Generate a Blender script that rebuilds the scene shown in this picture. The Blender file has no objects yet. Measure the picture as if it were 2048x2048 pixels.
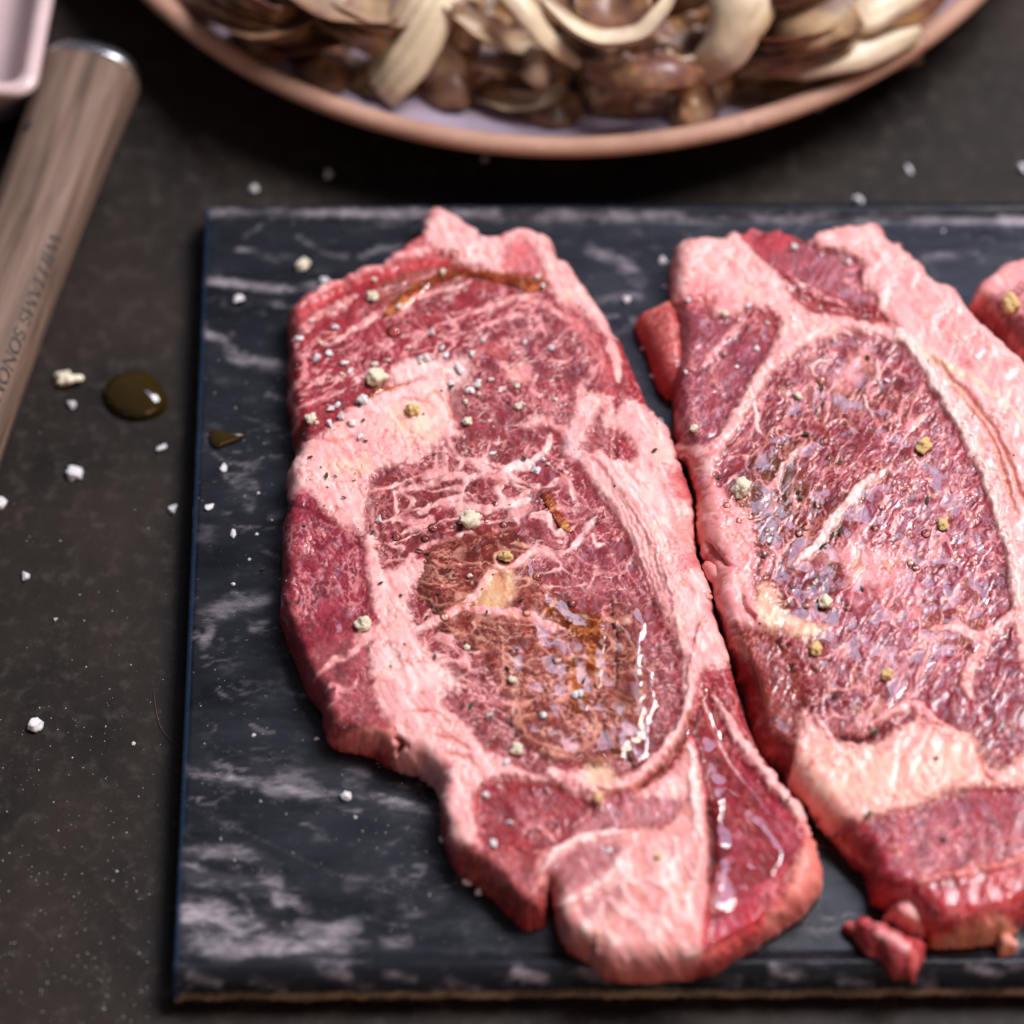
import bpy, bmesh, math, random
import numpy as np
from mathutils import Vector, Matrix

random.seed(7)
rng = np.random.default_rng(7)
SC = bpy.context.scene
COL = SC.collection
R = math.radians

# ------------------------------------------------------------------ camera
PX = 2048.0
FPX = 8000.0                  # focal length in photograph pixels
ELEV = R(58.0)                # the lens looks down at this angle
DIST = 0.84
TGT = np.array([0.0, 0.0, 0.016])
CAMP = TGT + DIST * np.array([0.0, -math.cos(ELEV), math.sin(ELEV)])
FWD = np.array([0.0, math.cos(ELEV), -math.sin(ELEV)])
RGT = np.array([1.0, 0.0, 0.0])
UPV = np.cross(RGT, FWD)
cam = bpy.data.cameras.new('camera')
cam_ob = bpy.data.objects.new('camera', cam)
COL.objects.link(cam_ob)
cam_ob.location = CAMP.tolist()
cam_ob.rotation_euler = (math.pi / 2 - ELEV, 0, 0)
cam.sensor_width = 36.0
cam.lens = FPX / PX * 36.0
cam.clip_start = 0.01
cam.clip_end = 50.0
cam.dof.use_dof = True
cam.dof.focus_distance = 0.832
cam.dof.aperture_fstop = 5.4
SC.camera = cam_ob

# ------------------------------------------------------------------ world and lamps
W = bpy.data.worlds.new('World')
SC.world = W
W.use_nodes = True
bg = W.node_tree.nodes['Background']
bg.inputs[0].default_value = (0.86, 0.84, 0.98, 1)
bg.inputs[1].default_value = 0.12

def area(name, loc, target, sx, sy, power, color):
    l = bpy.data.lights.new(name, 'AREA')
    l.shape = 'RECTANGLE'; l.size = sx; l.size_y = sy
    l.energy = power; l.color = color
    o = bpy.data.objects.new(name, l)
    COL.objects.link(o)
    o.location = loc
    o.rotation_euler = (Vector(target) - Vector(loc)).to_track_quat('-Z', 'Y').to_euler()
    return o
area('overhead_window', (0.72, 0.42, 1.35), (0, 0, 0), 0.70, 0.55, 37, (1.0, 0.965, 0.975))
area('sky_window', (0.47, 0.90, 1.68), (0, 0, 0), 0.72, 0.25, 5.0, (0.62, 0.66, 1.0))
area('warm_fill', (0.9, -1.3, 0.7), (0, 0, 0), 1.0, 0.8, 6, (1.0, 0.55, 0.34))

VS = SC.view_settings
VS.view_transform = 'Standard'
VS.look = 'None'
VS.exposure = 0.0
VS.gamma = 1.0
VS.use_curve_mapping = False
SC.cycles.use_denoising = True
SC.cycles.max_bounces = 8
SC.cycles.transparent_max_bounces = 12
SC.cycles.caustics_reflective = False
SC.cycles.caustics_refractive = False

# ------------------------------------------------------------------ pixel helpers (2048 px photograph)
def proj(P):
    """world points (n,3) -> photograph pixels"""
    d = np.asarray(P, float) - CAMP
    z = d @ FWD
    return np.stack([PX / 2 + FPX * (d @ RGT) / z, PX / 2 - FPX * (d @ UPV) / z], -1)

def unproj(x, y, z):
    """pixel -> world point on the horizontal plane at height z"""
    x = np.asarray(x, float); y = np.asarray(y, float); z = np.asarray(z, float)
    d = FWD + ((x - PX / 2) / FPX)[..., None] * RGT - ((y - PX / 2) / FPX)[..., None] * UPV
    t = (z - CAMP[2]) / d[..., 2]
    return CAMP + t[..., None] * d

def crop(ox, oy, s):
    return lambda *pts: [(ox + x * s, oy + y * s) for x, y in pts]
cA = crop(540, 400, 0.3623); cB = crop(540, 1000, 0.3623); cC = crop(840, 1350, 0.4348)
cD = crop(1240, 400, 0.4182); cE = crop(1340, 1150, 0.4649); cJ = crop(1000, 800, 0.207)
cK = crop(1100, 1150, 0.2587); cL = crop(1400, 1000, 0.3354); cM = crop(560, 700, 0.176)
cN = crop(0, 700, 0.3106); cO = crop(0, 1400, 0.4658); cP = crop(380, 400, 0.2692)
cV = crop(0, 0, 1.06)
cF = crop(300, 0, 0.4658); cG = crop(1000, 0, 0.5424)

# ------------------------------------------------------------------ numpy noise
def _hash(ix, iy, iz):
    h = (ix.astype(np.int64) * 374761393 + iy.astype(np.int64) * 668265263 + iz.astype(np.int64) * 2147483647) & 0xFFFFFFFF
    h = ((h ^ (h >> 13)) * 1274126177) & 0xFFFFFFFF
    return h ^ (h >> 16)

def noise(x, y, z=None, seed=0):
    """gradient noise, about -1..1"""
    if z is None:
        z = np.zeros_like(x)
    x = x + seed * 17.31; y = y + seed * 9.73; z = z + seed * 3.17
    xi = np.floor(x); yi = np.floor(y); zi = np.floor(z)
    xf = x - xi; yf = y - yi; zf = z - zi
    u = xf * xf * xf * (xf * (xf * 6 - 15) + 10)
    v = yf * yf * yf * (yf * (yf * 6 - 15) + 10)
    w = zf * zf * zf * (zf * (zf * 6 - 15) + 10)
    out = 0
    for dx in (0, 1):
        for dy in (0, 1):
            for dz in (0, 1):
                h = _hash(xi + dx, yi + dy, zi + dz)
                a = (h & 1023) / 1023.0 * 6.28318
                b = ((h >> 10) & 1023) / 1023.0 * 2 - 1
                c = np.sqrt(1 - b * b)
                g = np.cos(a) * c * (xf - dx) + np.sin(a) * c * (yf - dy) + b * (zf - dz)
                out = out + g * (u if dx else 1 - u) * (v if dy else 1 - v) * (w if dz else 1 - w)
    return out * 1.5

def fbm(x, y, z=None, oct=3, seed=0):
    s = 0; a = 1.0; t = 0
    for i in range(oct):
        s = s + a * noise(x * 2 ** i, y * 2 ** i, None if z is None else z * 2 ** i, seed + i)
        t += a; a *= 0.55
    return s / t

def worley(x, y, seed=0):
    """F1, F2 distances of 2-D cells"""
    xi = np.floor(x); yi = np.floor(y)
    f1 = np.full(x.shape, 9.0); f2 = np.full(x.shape, 9.0)
    for dx in (-1, 0, 1):
        for dy in (-1, 0, 1):
            h = _hash(xi + dx, yi + dy, np.full_like(x, seed))
            cx = xi + dx + (h & 1023) / 1023.0; cy = yi + dy + ((h >> 10) & 1023) / 1023.0
            d = np.hypot(x - cx, y - cy)
            f2 = np.minimum(f2, np.maximum(f1, d)); f1 = np.minimum(f1, d)
    return f1, f2

def sstep(a, b, x):
    t = np.clip((x - a) / (b - a + 1e-9), 0, 1)
    return t * t * (3 - 2 * t)

def spline(pts, closed=False, n=6):
    P = np.asarray(pts, float)
    out = []
    N = len(P)
    for i in range(N if closed else N - 1):
        if closed:
            p0, p1, p2, p3 = P[i - 1], P[i], P[(i + 1) % N], P[(i + 2) % N]
        else:
            p0, p1, p2, p3 = P[max(i - 1, 0)], P[i], P[i + 1], P[min(i + 2, N - 1)]
        for k in range(n):
            t = k / n
            out.append(0.5 * ((2 * p1) + (-p0 + p2) * t + (2 * p0 - 5 * p1 + 4 * p2 - p3) * t * t + (-p0 + 3 * p1 - 3 * p2 + p3) * t ** 3))
    if not closed:
        out.append(P[-1])
    return np.array(out)

def seg_dist(px, py, poly, closed, want=False):
    """distance to a polyline; with want=True also nearest point; sign by winding when closed (inside > 0)"""
    best = np.full(px.shape, 1e18); bx = np.zeros_like(px); by = np.zeros_like(px); bt = np.zeros_like(px)
    ins = np.zeros(px.shape, bool)
    n = len(poly)
    m = n if closed else n - 1
    for i in range(m):
        ax, ay = poly[i]; cx, cy = poly[(i + 1) % n]
        ex, ey = cx - ax, cy - ay
        L = ex * ex + ey * ey + 1e-18
        t = np.clip(((px - ax) * ex + (py - ay) * ey) / L, 0, 1)
        qx = ax + t * ex; qy = ay + t * ey
        d = (px - qx) ** 2 + (py - qy) ** 2
        k = d < best
        best[k] = d[k]
        if want:
            bx[k] = qx[k]; by[k] = qy[k]
        bt[k] = (i + t[k]) / m
        if closed:
            c = ((ay > py) != (cy > py)) & (px < ex * (py - ay) / (ey if abs(ey) > 1e-12 else 1e-12) + ax)
            ins ^= c
    d = np.sqrt(best)
    if closed:
        d = np.where(ins, d, -d)
    return (d, bx, by, bt) if want else (d, bt)

# ------------------------------------------------------------------ object helpers
def tag(o, label=None, cat=None, group=None, kind=None):
    if label: o['label'] = label
    if cat: o['category'] = cat
    if group: o['group'] = group
    if kind: o['kind'] = kind
    return o

def link(name, me, mat=None, parent=None):
    o = bpy.data.objects.new(name, me)
    COL.objects.link(o)
    if mat and me is not None and not me.materials:
        me.materials.append(mat)
    if parent:
        o.parent = parent
        o.matrix_parent_inverse = parent.matrix_basis.inverted()
    return o

def empty(name, loc=(0, 0, 0)):
    o = bpy.data.objects.new(name, None)
    o.empty_display_size = 0.01
    COL.objects.link(o)
    o.location = loc
    return o

def np_mesh(name, V, F, smooth=True):
    me = bpy.data.meshes.new(name)
    V = np.asarray(V, np.float32); F = np.asarray(F, np.int32)
    me.vertices.add(len(V)); me.vertices.foreach_set('co', V.ravel())
    k = F.shape[1]
    me.loops.add(F.size); me.loops.foreach_set('vertex_index', F.ravel())
    me.polygons.add(len(F)); me.polygons.foreach_set('loop_start', np.arange(0, F.size, k, dtype=np.int32))
    me.update(calc_edges=True)
    if smooth:
        me.polygons.foreach_set('use_smooth', np.ones(len(me.polygons), bool))
    me.validate()
    return me

def set_attr(me, name, arr):
    arr = np.asarray(arr, np.float32)
    if arr.ndim == 2:
        a = me.attributes.new(name, 'FLOAT_COLOR', 'POINT')
        c = np.ones((len(arr), 4), np.float32); c[:, :3] = arr
        a.data.foreach_set('color', c.ravel())
    else:
        a = me.attributes.new(name, 'FLOAT', 'POINT')
        a.data.foreach_set('value', arr)

# ------------------------------------------------------------------ materials
class NT:
    def __init__(s, name):
        s.m = bpy.data.materials.new(name); s.m.use_nodes = True
        s.t = s.m.node_tree; s.n = s.t.nodes
        s.b = s.n['Principled BSDF']; s.out = s.n['Material Output']
    def new(s, k, **kw):
        o = s.n.new(k)
        for a, v in kw.items():
            setattr(o, a, v)
        return o
    def link(s, a, b):
        s.t.links.new(a, b)
    def noise(s, scale, detail=4, rough=0.55, vec=None, dist=0.0):
        o = s.new('ShaderNodeTexNoise')
        o.inputs['Scale'].default_value = scale; o.inputs['Detail'].default_value = detail
        o.inputs['Roughness'].default_value = rough; o.inputs['Distortion'].default_value = dist
        if vec is None: vec = s.obj()
        s.link(vec, o.inputs['Vector'])
        return o.outputs['Fac']
    def obj(s):
        if not hasattr(s, '_tc'): s._tc = s.new('ShaderNodeTexCoord')
        return s._tc.outputs['Object']
    def ramp(s, fac, stops):
        o = s.new('ShaderNodeValToRGB')
        e = o.color_ramp.elements
        while len(e) < len(stops): e.new(0.5)
        for i, (p, c) in enumerate(stops):
            e[i].position = p
            e[i].color = (c, c, c, 1) if not hasattr(c, '__len__') else (*c, 1)
        s.link(fac, o.inputs[0])
        return o.outputs[0]
    def mix(s, fac, a, b, mode='MIX'):
        o = s.new('ShaderNodeMix', data_type='RGBA', blend_type=mode)
        for sock, v in ((o.inputs[0], fac), (o.inputs[6], a), (o.inputs[7], b)):
            if hasattr(v, 'is_output'): s.link(v, sock)
            elif hasattr(v, '__len__'): sock.default_value = (*v, 1)
            else: sock.default_value = v
        return o.outputs[2]
    def math(s, op, a, b=None):
        o = s.new('ShaderNodeMath', operation=op)
        for i, v in enumerate((a, b)):
            if v is None: continue
            if hasattr(v, 'is_output'): s.link(v, o.inputs[i])
            else: o.inputs[i].default_value = v
        return o.outputs[0]
    def attr(s, name):
        return s.new('ShaderNodeAttribute', attribute_name=name)
    def bump(s, h, strength=0.3, dist=0.001, normal=None):
        o = s.new('ShaderNodeBump')
        o.inputs['Strength'].default_value = strength; o.inputs['Distance'].default_value = dist
        s.link(h, o.inputs['Height'])
        if normal is not None: s.link(normal, o.inputs['Normal'])
        return o.outputs[0]
    def set(s, **kw):
        for k, v in kw.items():
            k = k.replace('_', ' ')
            i = s.b.inputs[k]
            if hasattr(v, 'is_output'): s.link(v, i)
            elif hasattr(v, '__len__') and len(v) == 3 and i.type == 'RGBA': i.default_value = (*v, 1)
            else: i.default_value = v

def mat_flesh():
    t = NT('raw_beef')
    c = t.attr('flesh').outputs['Color']
    wet = t.attr('wet').outputs['Fac']
    f = t.attr('fat').outputs['Fac']
    g1 = t.noise(1500, 3)
    g2 = t.noise(520, 4)
    k = t.ramp(g1, [(0.28, 0.84), (0.72, 1.14)])
    k2 = t.ramp(g2, [(0.3, 0.85), (0.7, 1.12)])
    gk = t.math('SUBTRACT', 1.0, t.math('MULTIPLY', f, 0.72))
    c = t.mix(gk, c, t.mix(1.0, c, k, 'MULTIPLY')); c = t.mix(gk, c, t.mix(1.0, c, k2, 'MULTIPLY'))
    rough = t.math('SUBTRACT', 0.52, t.math('MULTIPLY', wet, 0.34))
    b1 = t.bump(g1, 0.12, 0.0003)
    b2 = t.bump(g2, 0.15, 0.0006, b1)
    t.set(Base_Color=c, Roughness=rough, Specular_IOR_Level=0.22, Normal=b2,
          Subsurface_Weight=0.28, Subsurface_Scale=0.0016, Coat_Roughness=0.08)
    t.set(Subsurface_Radius=(1.0, 0.35, 0.25))
    t.link(t.math('MULTIPLY', wet, 0.55), t.b.inputs['Coat Weight'])
    return t.m

def mat_oil(name, tint, rough=0.03):
    t = NT(name)
    t.n.remove(t.b)
    tr = t.new('ShaderNodeBsdfTransparent'); tr.inputs[0].default_value = (*tint, 1)
    gl = t.new('ShaderNodeBsdfGlossy'); gl.inputs['Roughness'].default_value = rough
    gl.inputs['Color'].default_value = (1, 1, 1, 1)
    fr = t.new('ShaderNodeFresnel'); fr.inputs[0].default_value = 1.46
    n = t.bump(t.noise(260, 1), 0.12, 0.0006)
    t.link(n, gl.inputs['Normal']); t.link(n, fr.inputs['Normal'])
    mx = t.new('ShaderNodeMixShader')
    t.link(fr.outputs[0], mx.inputs[0]); t.link(tr.outputs[0], mx.inputs[1]); t.link(gl.outputs[0], mx.inputs[2])
    t.link(mx.outputs[0], t.out.inputs['Surface'])
    return t.m

def mat_simple(name, col, rough=0.6, var=0.15, scale=300, bump=0.2, sss=0.0, **kw):
    t = NT(name)
    n = t.noise(scale, 4)
    c = t.mix(1.0, col, t.ramp(n, [(0.3, 1 - var), (0.7, 1 + var)]), 'MULTIPLY')
    t.set(Base_Color=c, Roughness=rough, Normal=t.bump(n, bump, 0.0005), **kw)
    if sss:
        t.set(Subsurface_Weight=sss, Subsurface_Scale=0.002)
        t.set(Subsurface_Radius=(1, 0.8, 0.7))
    return t.m

def mat_table():
    t = NT('dark_stone')
    n1 = t.noise(28, 6, 0.6); n2 = t.noise(240, 5, 0.65); n3 = t.noise(1400, 2)
    c = t.mix(t.ramp(n1, [(0.35, 0.0), (0.7, 1.0)]), (0.010, 0.0072, 0.006), (0.026, 0.0185, 0.015))
    c = t.mix(t.ramp(n2, [(0.52, 0.0), (0.72, 0.75)]), c, (0.050, 0.040, 0.035))
    c = t.mix(t.ramp(n3, [(0.70, 0.0), (0.78, 0.5)]), c, (0.16, 0.13, 0.11))
    t.set(Base_Color=c, Roughness=t.ramp(n2, [(0.3, 0.42), (0.7, 0.62)]), Specular_IOR_Level=0.16,
          Normal=t.bump(n2, 0.25, 0.0004))
    return t.m

def mat_board():
    t = NT('veined_slate')
    v = t.attr('vein').outputs['Fac']  # slate veins plus painted window sheen and lit back bevel
    ob = t.obj()
    mp = t.new('ShaderNodeMapping'); mp.inputs['Scale'].default_value = (0.35, 1.0, 1.0); mp.inputs['Rotation'].default_value = (0, 0, 0.35)
    t.link(ob, mp.inputs['Vector'])
    n1 = t.noise(45, 6, 0.6, mp.outputs[0], 1.2); n2 = t.noise(220, 6, 0.7, mp.outputs[0]); n3 = t.noise(900, 3)
    c = t.mix(t.ramp(n1, [(0.35, 0.0), (0.7, 1.0)]), (0.0045, 0.0055, 0.0080), (0.018, 0.020, 0.026))
    fine = t.ramp(n2, [(0.44, 0.0), (0.60, 1.0)])
    vv = t.math('MULTIPLY', v, t.math('ADD', t.math('MULTIPLY', fine, 0.9), 0.12))
    c = t.mix(vv, c, (0.36, 0.32, 0.36))
    c = t.mix(t.ramp(n3, [(0.68, 0.0), (0.76, 0.35)]), c, (0.25, 0.25, 0.28))
    edge = t.attr('chip').outputs['Fac']
    c = t.mix(edge, c, t.mix(fine, (0.16, 0.12, 0.08), (0.42, 0.33, 0.23)))
    c = t.mix(t.attr('edge_glint').outputs['Fac'], c, (0.035, 0.095, 0.20))  # blue tint painted in for sky reflected by the left chamfer
    t.set(Base_Color=c, Roughness=t.ramp(n2, [(0.3, 0.16), (0.75, 0.34)]), Specular_IOR_Level=0.34,
          Normal=t.bump(n2, 0.18, 0.0004))
    return t.m

M_FLESH = mat_flesh()
M_OIL = mat_oil('golden_oil', (0.99, 0.935, 0.82))
M_OILD = mat_oil('dark_oil', (0.95, 0.80, 0.50))
M_BUB = mat_oil('bubble_film', (0.99, 0.93, 0.85), 0.02)
M_TABLE = mat_table()
M_BOARD = mat_board()
M_SALT = mat_simple('salt', (0.90, 0.87, 0.90), 0.24, 0.08, 900, 0.4, 0.25, Transmission_Weight=0.12)
M_GARLIC = mat_simple('dried_garlic', (0.90, 0.80, 0.60), 0.5, 0.25, 700, 0.6, 0.3)
M_GARLIC_O = mat_simple('oily_garlic', (0.74, 0.52, 0.22), 0.22, 0.3, 700, 0.5, 0.3)
M_HERB = mat_simple('dried_herb', (0.025, 0.040, 0.016), 0.5, 0.4, 900, 0.4)
M_PEPPER = mat_simple('pepper', (0.02, 0.017, 0.016), 0.5, 0.4, 900, 0.4)

# ------------------------------------------------------------------ table
ZB = 0.0095                      # top of the slate board
def build_table():
    V = [(-1.2, -0.9, 0), (1.2, -0.9, 0), (1.2, 1.3, 0), (-1.2, 1.3, 0)]
    bm = bmesh.new()
    top = [bm.verts.new(v) for v in V]
    f = bm.faces.new(top)
    r = bmesh.ops.extrude_face_region(bm, geom=[f])
    for v in [g for g in r['geom'] if isinstance(g, bmesh.types.BMVert)]:
        v.co.z -= 0.03
    bmesh.ops.recalc_face_normals(bm, faces=bm.faces)
    me = bpy.data.meshes.new('table'); bm.to_mesh(me); bm.free()
    o = link('table', me, M_TABLE)
    tag(o, 'dark brown mottled stone table top', None, None, 'structure')
build_table()

# ------------------------------------------------------------------ slate board
TL = unproj(413, 416, ZB - 0.0035); BL = unproj(346, 1990, ZB - 0.0035)
b_dir = (TL - BL)[:2]; B_DEPTH = float(np.hypot(*b_dir)); b_dir = b_dir / B_DEPTH
B_YAW = math.atan2(-b_dir[0], b_dir[1])
B_WID = 0.36
def build_board():
    BEV = 0.0068; CH = 0.0013
    # depth profile: (v offset, z)
    vs = [0.0, 0.0]; zs = [0.0042, ZB - 0.0042]
    for k in range(1, 9):
        a = k / 8
        vs.append(BEV * a * 0.62); zs.append(ZB - 0.0042 + 0.0054 * math.sin(a * math.pi / 2) ** 0.9)
    for k in range(1, 7):
        a = k / 6
        vs.append(BEV * (0.62 + 0.50 * a)); zs.append(ZB + 0.0012 * (0.5 + 0.5 * math.cos(a * math.pi)))
    BEV *= 1.12
    n_in = int(B_DEPTH / 0.00055)
    vin = np.linspace(BEV, B_DEPTH - BEV, n_in)[1:-1]
    vs = np.array(vs + list(vin) + [B_DEPTH - q for q in vs[::-1]])
    zs = np.array(zs + [ZB] * len(vin) + zs[::-1])
    us = np.concatenate([[0, 0.0002, 0.0006, CH], np.arange(CH + 0.0006, 0.245, 0.0006), np.linspace(0.25, B_WID - CH, 30), [B_WID - 0.0006, B_WID]])
    nu, nv = len(us), len(vs)
    U, Vv = np.meshgrid(us, vs, indexing='ij')
    Z = np.tile(zs, (nu, 1)).copy()
    dl = np.minimum(U, B_WID - U)
    Z -= 0.0016 * np.clip(1 - dl / CH, 0, 1) ** 1.6
    # chipped front and back edges
    ch = noise(U * 260, Z * 0 + 1.5, seed=3) * 0.0004 + noise(U * 900, Z * 0, seed=4) * 0.0003
    fr = (np.arange(nv) < 3)[None, :] * np.ones((nu, 1))
    Vv = Vv + ch * fr
    Z = Z + noise(U * 25, Vv * 25, seed=8) * 0.00012
    x0, y0 = BL[0], BL[1]
    c, s = math.cos(B_YAW), math.sin(B_YAW)
    X = x0 + U * c - Vv * s; Y = y0 + U * s + Vv * c
    P = np.stack([X, Y, Z], -1).reshape(-1, 3)
    idx = np.arange(nu * nv).reshape(nu, nv)
    F = np.stack([idx[:-1, :-1], idx[1:, :-1], idx[1:, 1:], idx[:-1, 1:]], -1).reshape(-1, 4)
    # left and right skirts plus underside
    q = proj(P); px, py = q[:, 0], q[:, 1]
    wx = px + 9 * fbm(px / 60, py / 40, oct=3, seed=21) + 4 * noise(px / 14, py / 10, seed=22)
    wy = py + 9 * fbm(px / 60, py / 40, oct=3, seed=23) + 4 * noise(px / 14, py / 10, seed=24)
    v = np.zeros(len(P))
    def st(pts, w, a):
        nonlocal v
        pl = spline(pts, False, 4)
        lo = pl.min(0) - w * 3; hi = pl.max(0) + w * 3
        k = (wx > lo[0]) & (wx < hi[0]) & (wy > lo[1]) & (wy < hi[1])
        d, t = seg_dist(wx[k], wy[k], pl, False)
        v[k] = np.maximum(v[k], a * (1 - sstep(w * 0.25, w, d)) * (0.45 + 0.8 * np.clip(fbm(px[k] / 30, py[k] / 18, oct=3, seed=31) + 0.5, 0, 1)))
    st(cO((785, 300), (900, 330), (1000, 350), (1150, 360), (1250, 385), (1350, 405), (1480, 390), (1600, 420), (1750, 450), (1880, 480)), 15, 0.75)
    st(cO((1120, 300), (1250, 330), (1400, 350), (1550, 340)), 34, 0.3)
    st(cO((1150, 380), (1300, 400), (1420, 400)), 24, 0.5)
    st(cO((780, 650), (900, 650), (1050, 660), (1150, 700), (1200, 790)), 20, 0.5)
    st(cO((780, 730), (900, 760), (1030, 780), (1180, 800), (1210, 870)), 24, 0.85)
    st(cO((770, 920), (880, 920), (1000, 960), (1080, 1010), (1250, 1050), (1450, 1080)), 46, 0.95)  # broad vein, brightened with painted window sheen, as is the next stroke
    st(cO((760, 1010), (900, 1040), (1050, 1060)), 40, 0.8)
    st(cO((1260, 870), (1320, 900)), 16, 0.7); st(cO((1030, 840), (1070, 900), (1080, 980)), 9, 0.6)
    st(cO((1300, 960), (1400, 1000), (1520, 970)), 24, 0.6)
    st(cO((1640, 1040), (1750, 1030)), 16, 0.5); st(cO((1740, 900), (1900, 870)), 26, 0.3)
    st(cO((1500, 790), (1680, 740)), 20, 0.25)
    st([(400, 560), (480, 568), (560, 577), (630, 570)], 14, 0.8)
    st(cP((350, 360), (500, 400), (640, 470)), 8, 0.5); st(cP((1280, 420), (1400, 360), (1550, 330)), 9, 0.5)
    st(cP((800, 270), (1000, 390), (1180, 410)), 8, 0.35)
    st(cN((1470, 0), (1560, 70), (1700, 90), (1830, 110)), 18, 0.6); st(cN((1300, -120), (1400, -80), (1500, 10)), 14, 0.6)
    st(cN((1540, 850), (1620, 850), (1600, 990)), 20, 0.4); st(cN((1330, 1720), (1450, 1660), (1600, 1620), (1700, 1590)), 30, 0.4)
    st(cN((1320, 1880), (1350, 1800)), 18, 0.5); st(cN((1760, 1080), (1850, 1060)), 14, 0.35); st(cN((1640, 1790), (1720, 1750)), 14, 0.4)
    st([(1180, 500), (1230, 520), (1280, 560)], 20, 0.55); st([(1090, 640), (1200, 600), (1280, 590)], 12, 0.4)
    st([(1700, 520), (1830, 560), (1900, 580)], 18, 0.35); st([(1850, 520), (1950, 500)], 14, 0.35)
    st([(410, 428), (600, 424), (850, 428), (1300, 434), (1700, 438), (2300, 445)], 15, 0.75)  # light on the back bevel, painted into the vein mask
    for k_ in range(46):
        x_ = 390 + 37 * k_ % 560; y_ = 640 + (k_ * 271) % 1250; l_ = 20 + (k_ * 53) % 70
        st([(x_, y_), (x_ + l_ * 0.6, y_ + l_ * 0.22), (x_ + l_ * 1.2, y_ + l_ * 0.30)], 4 + (k_ % 4), 0.30)
    for xx in range(380, 2400, 130):
        yy = 1950 + 14 * math.sin(xx)
        st([(xx, yy), (xx + 55, yy + 14)], 16, 0.35 + 0.35 * abs(math.sin(xx * 3.1)))
    big = fbm(px / 150, py / 60, oct=4, seed=40)
    v = np.maximum(v, 0.35 * (1 - sstep(0.0, 0.05, np.abs(big - 0.05))) * sstep(0, 0.3, noise(px / 120, py / 120, seed=41)))
    v = np.maximum(v, 0.12 * sstep(0.1, 0.5, fbm(px / 60, py / 40, oct=4, seed=43)))
    # a long fine scratch
    d, _ = seg_dist(px, py, np.array(cO((800, 455), (1100, 590), (1400, 730), (1760, 860))), False)
    v = np.maximum(v, 0.30 * (1 - sstep(0.6, 2.2, d)))
    me = np_mesh('slab', P, F)
    set_attr(me, 'vein', v)  # slate veins plus the painted front sheen and lit back bevel
    chip = ((np.arange(nv) < 2) | (np.arange(nv) >= nv - 2))[None, :] * np.ones((nu, 1))
    set_attr(me, 'chip', chip.ravel())
    set_attr(me, 'edge_glint', ((U < CH * 0.9).astype(float) * (0.7 + 0.3 * noise(Vv * 900, U, seed=77))).ravel())  # mask of the painted sky reflection along the left edge
    # close the ends and the bottom
    bm = bmesh.new(); bm.from_mesh(me)
    be = [e for e in bm.edges if e.is_boundary]
    r = bmesh.ops.extrude_edge_only(bm, edges=be)
    nv_ = [g for g in r['geom'] if isinstance(g, bmesh.types.BMVert)]
    for g in nv_: g.co.z = 0.0030
    be = [e for e in bm.edges if e.is_boundary]
    bmesh.ops.holes_fill(bm, edges=be, sides=0)
    bmesh.ops.recalc_face_normals(bm, faces=bm.faces)
    bm.to_mesh(me); bm.free()
    root = empty('serving_board', (float(X.mean()), float(Y.mean()), 0))
    tag(root, 'black veined slate serving board under the raw steaks', 'board')
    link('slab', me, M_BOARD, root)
    # four low feet
    for fu in (0.02, B_WID - 0.02):
        for fv in (0.02, B_DEPTH - 0.02):
            b2 = bmesh.new()
            bmesh.ops.create_cone(b2, cap_ends=True, segments=20, radius1=0.006, radius2=0.0065, depth=0.0031)
            m2 = bpy.data.meshes.new('foot'); b2.to_mesh(m2); b2.free()
            fo = link('foot', m2, M_PEPPER, None)
            fo.location = (x0 + fu * c - fv * s, y0 + fu * s + fv * c, 0.00155)
            fo.parent = root; fo.matrix_parent_inverse = root.matrix_basis.inverted()
build_board()

# ------------------------------------------------------------------ steaks
DARK = (0.15, 0.012, 0.018); MUS = (0.275, 0.020, 0.030); PURP = (0.255, 0.026, 0.044)
RED = (0.48, 0.028, 0.038); LRED = (0.52, 0.085, 0.095); PINK = (0.66, 0.235, 0.24)
FAT = (0.83, 0.42, 0.405); FATW = (0.92, 0.68, 0.64); FATP = (0.78, 0.32, 0.325); FATY = (0.87, 0.58, 0.38); SAL = (0.76, 0.22, 0.175)

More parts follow.
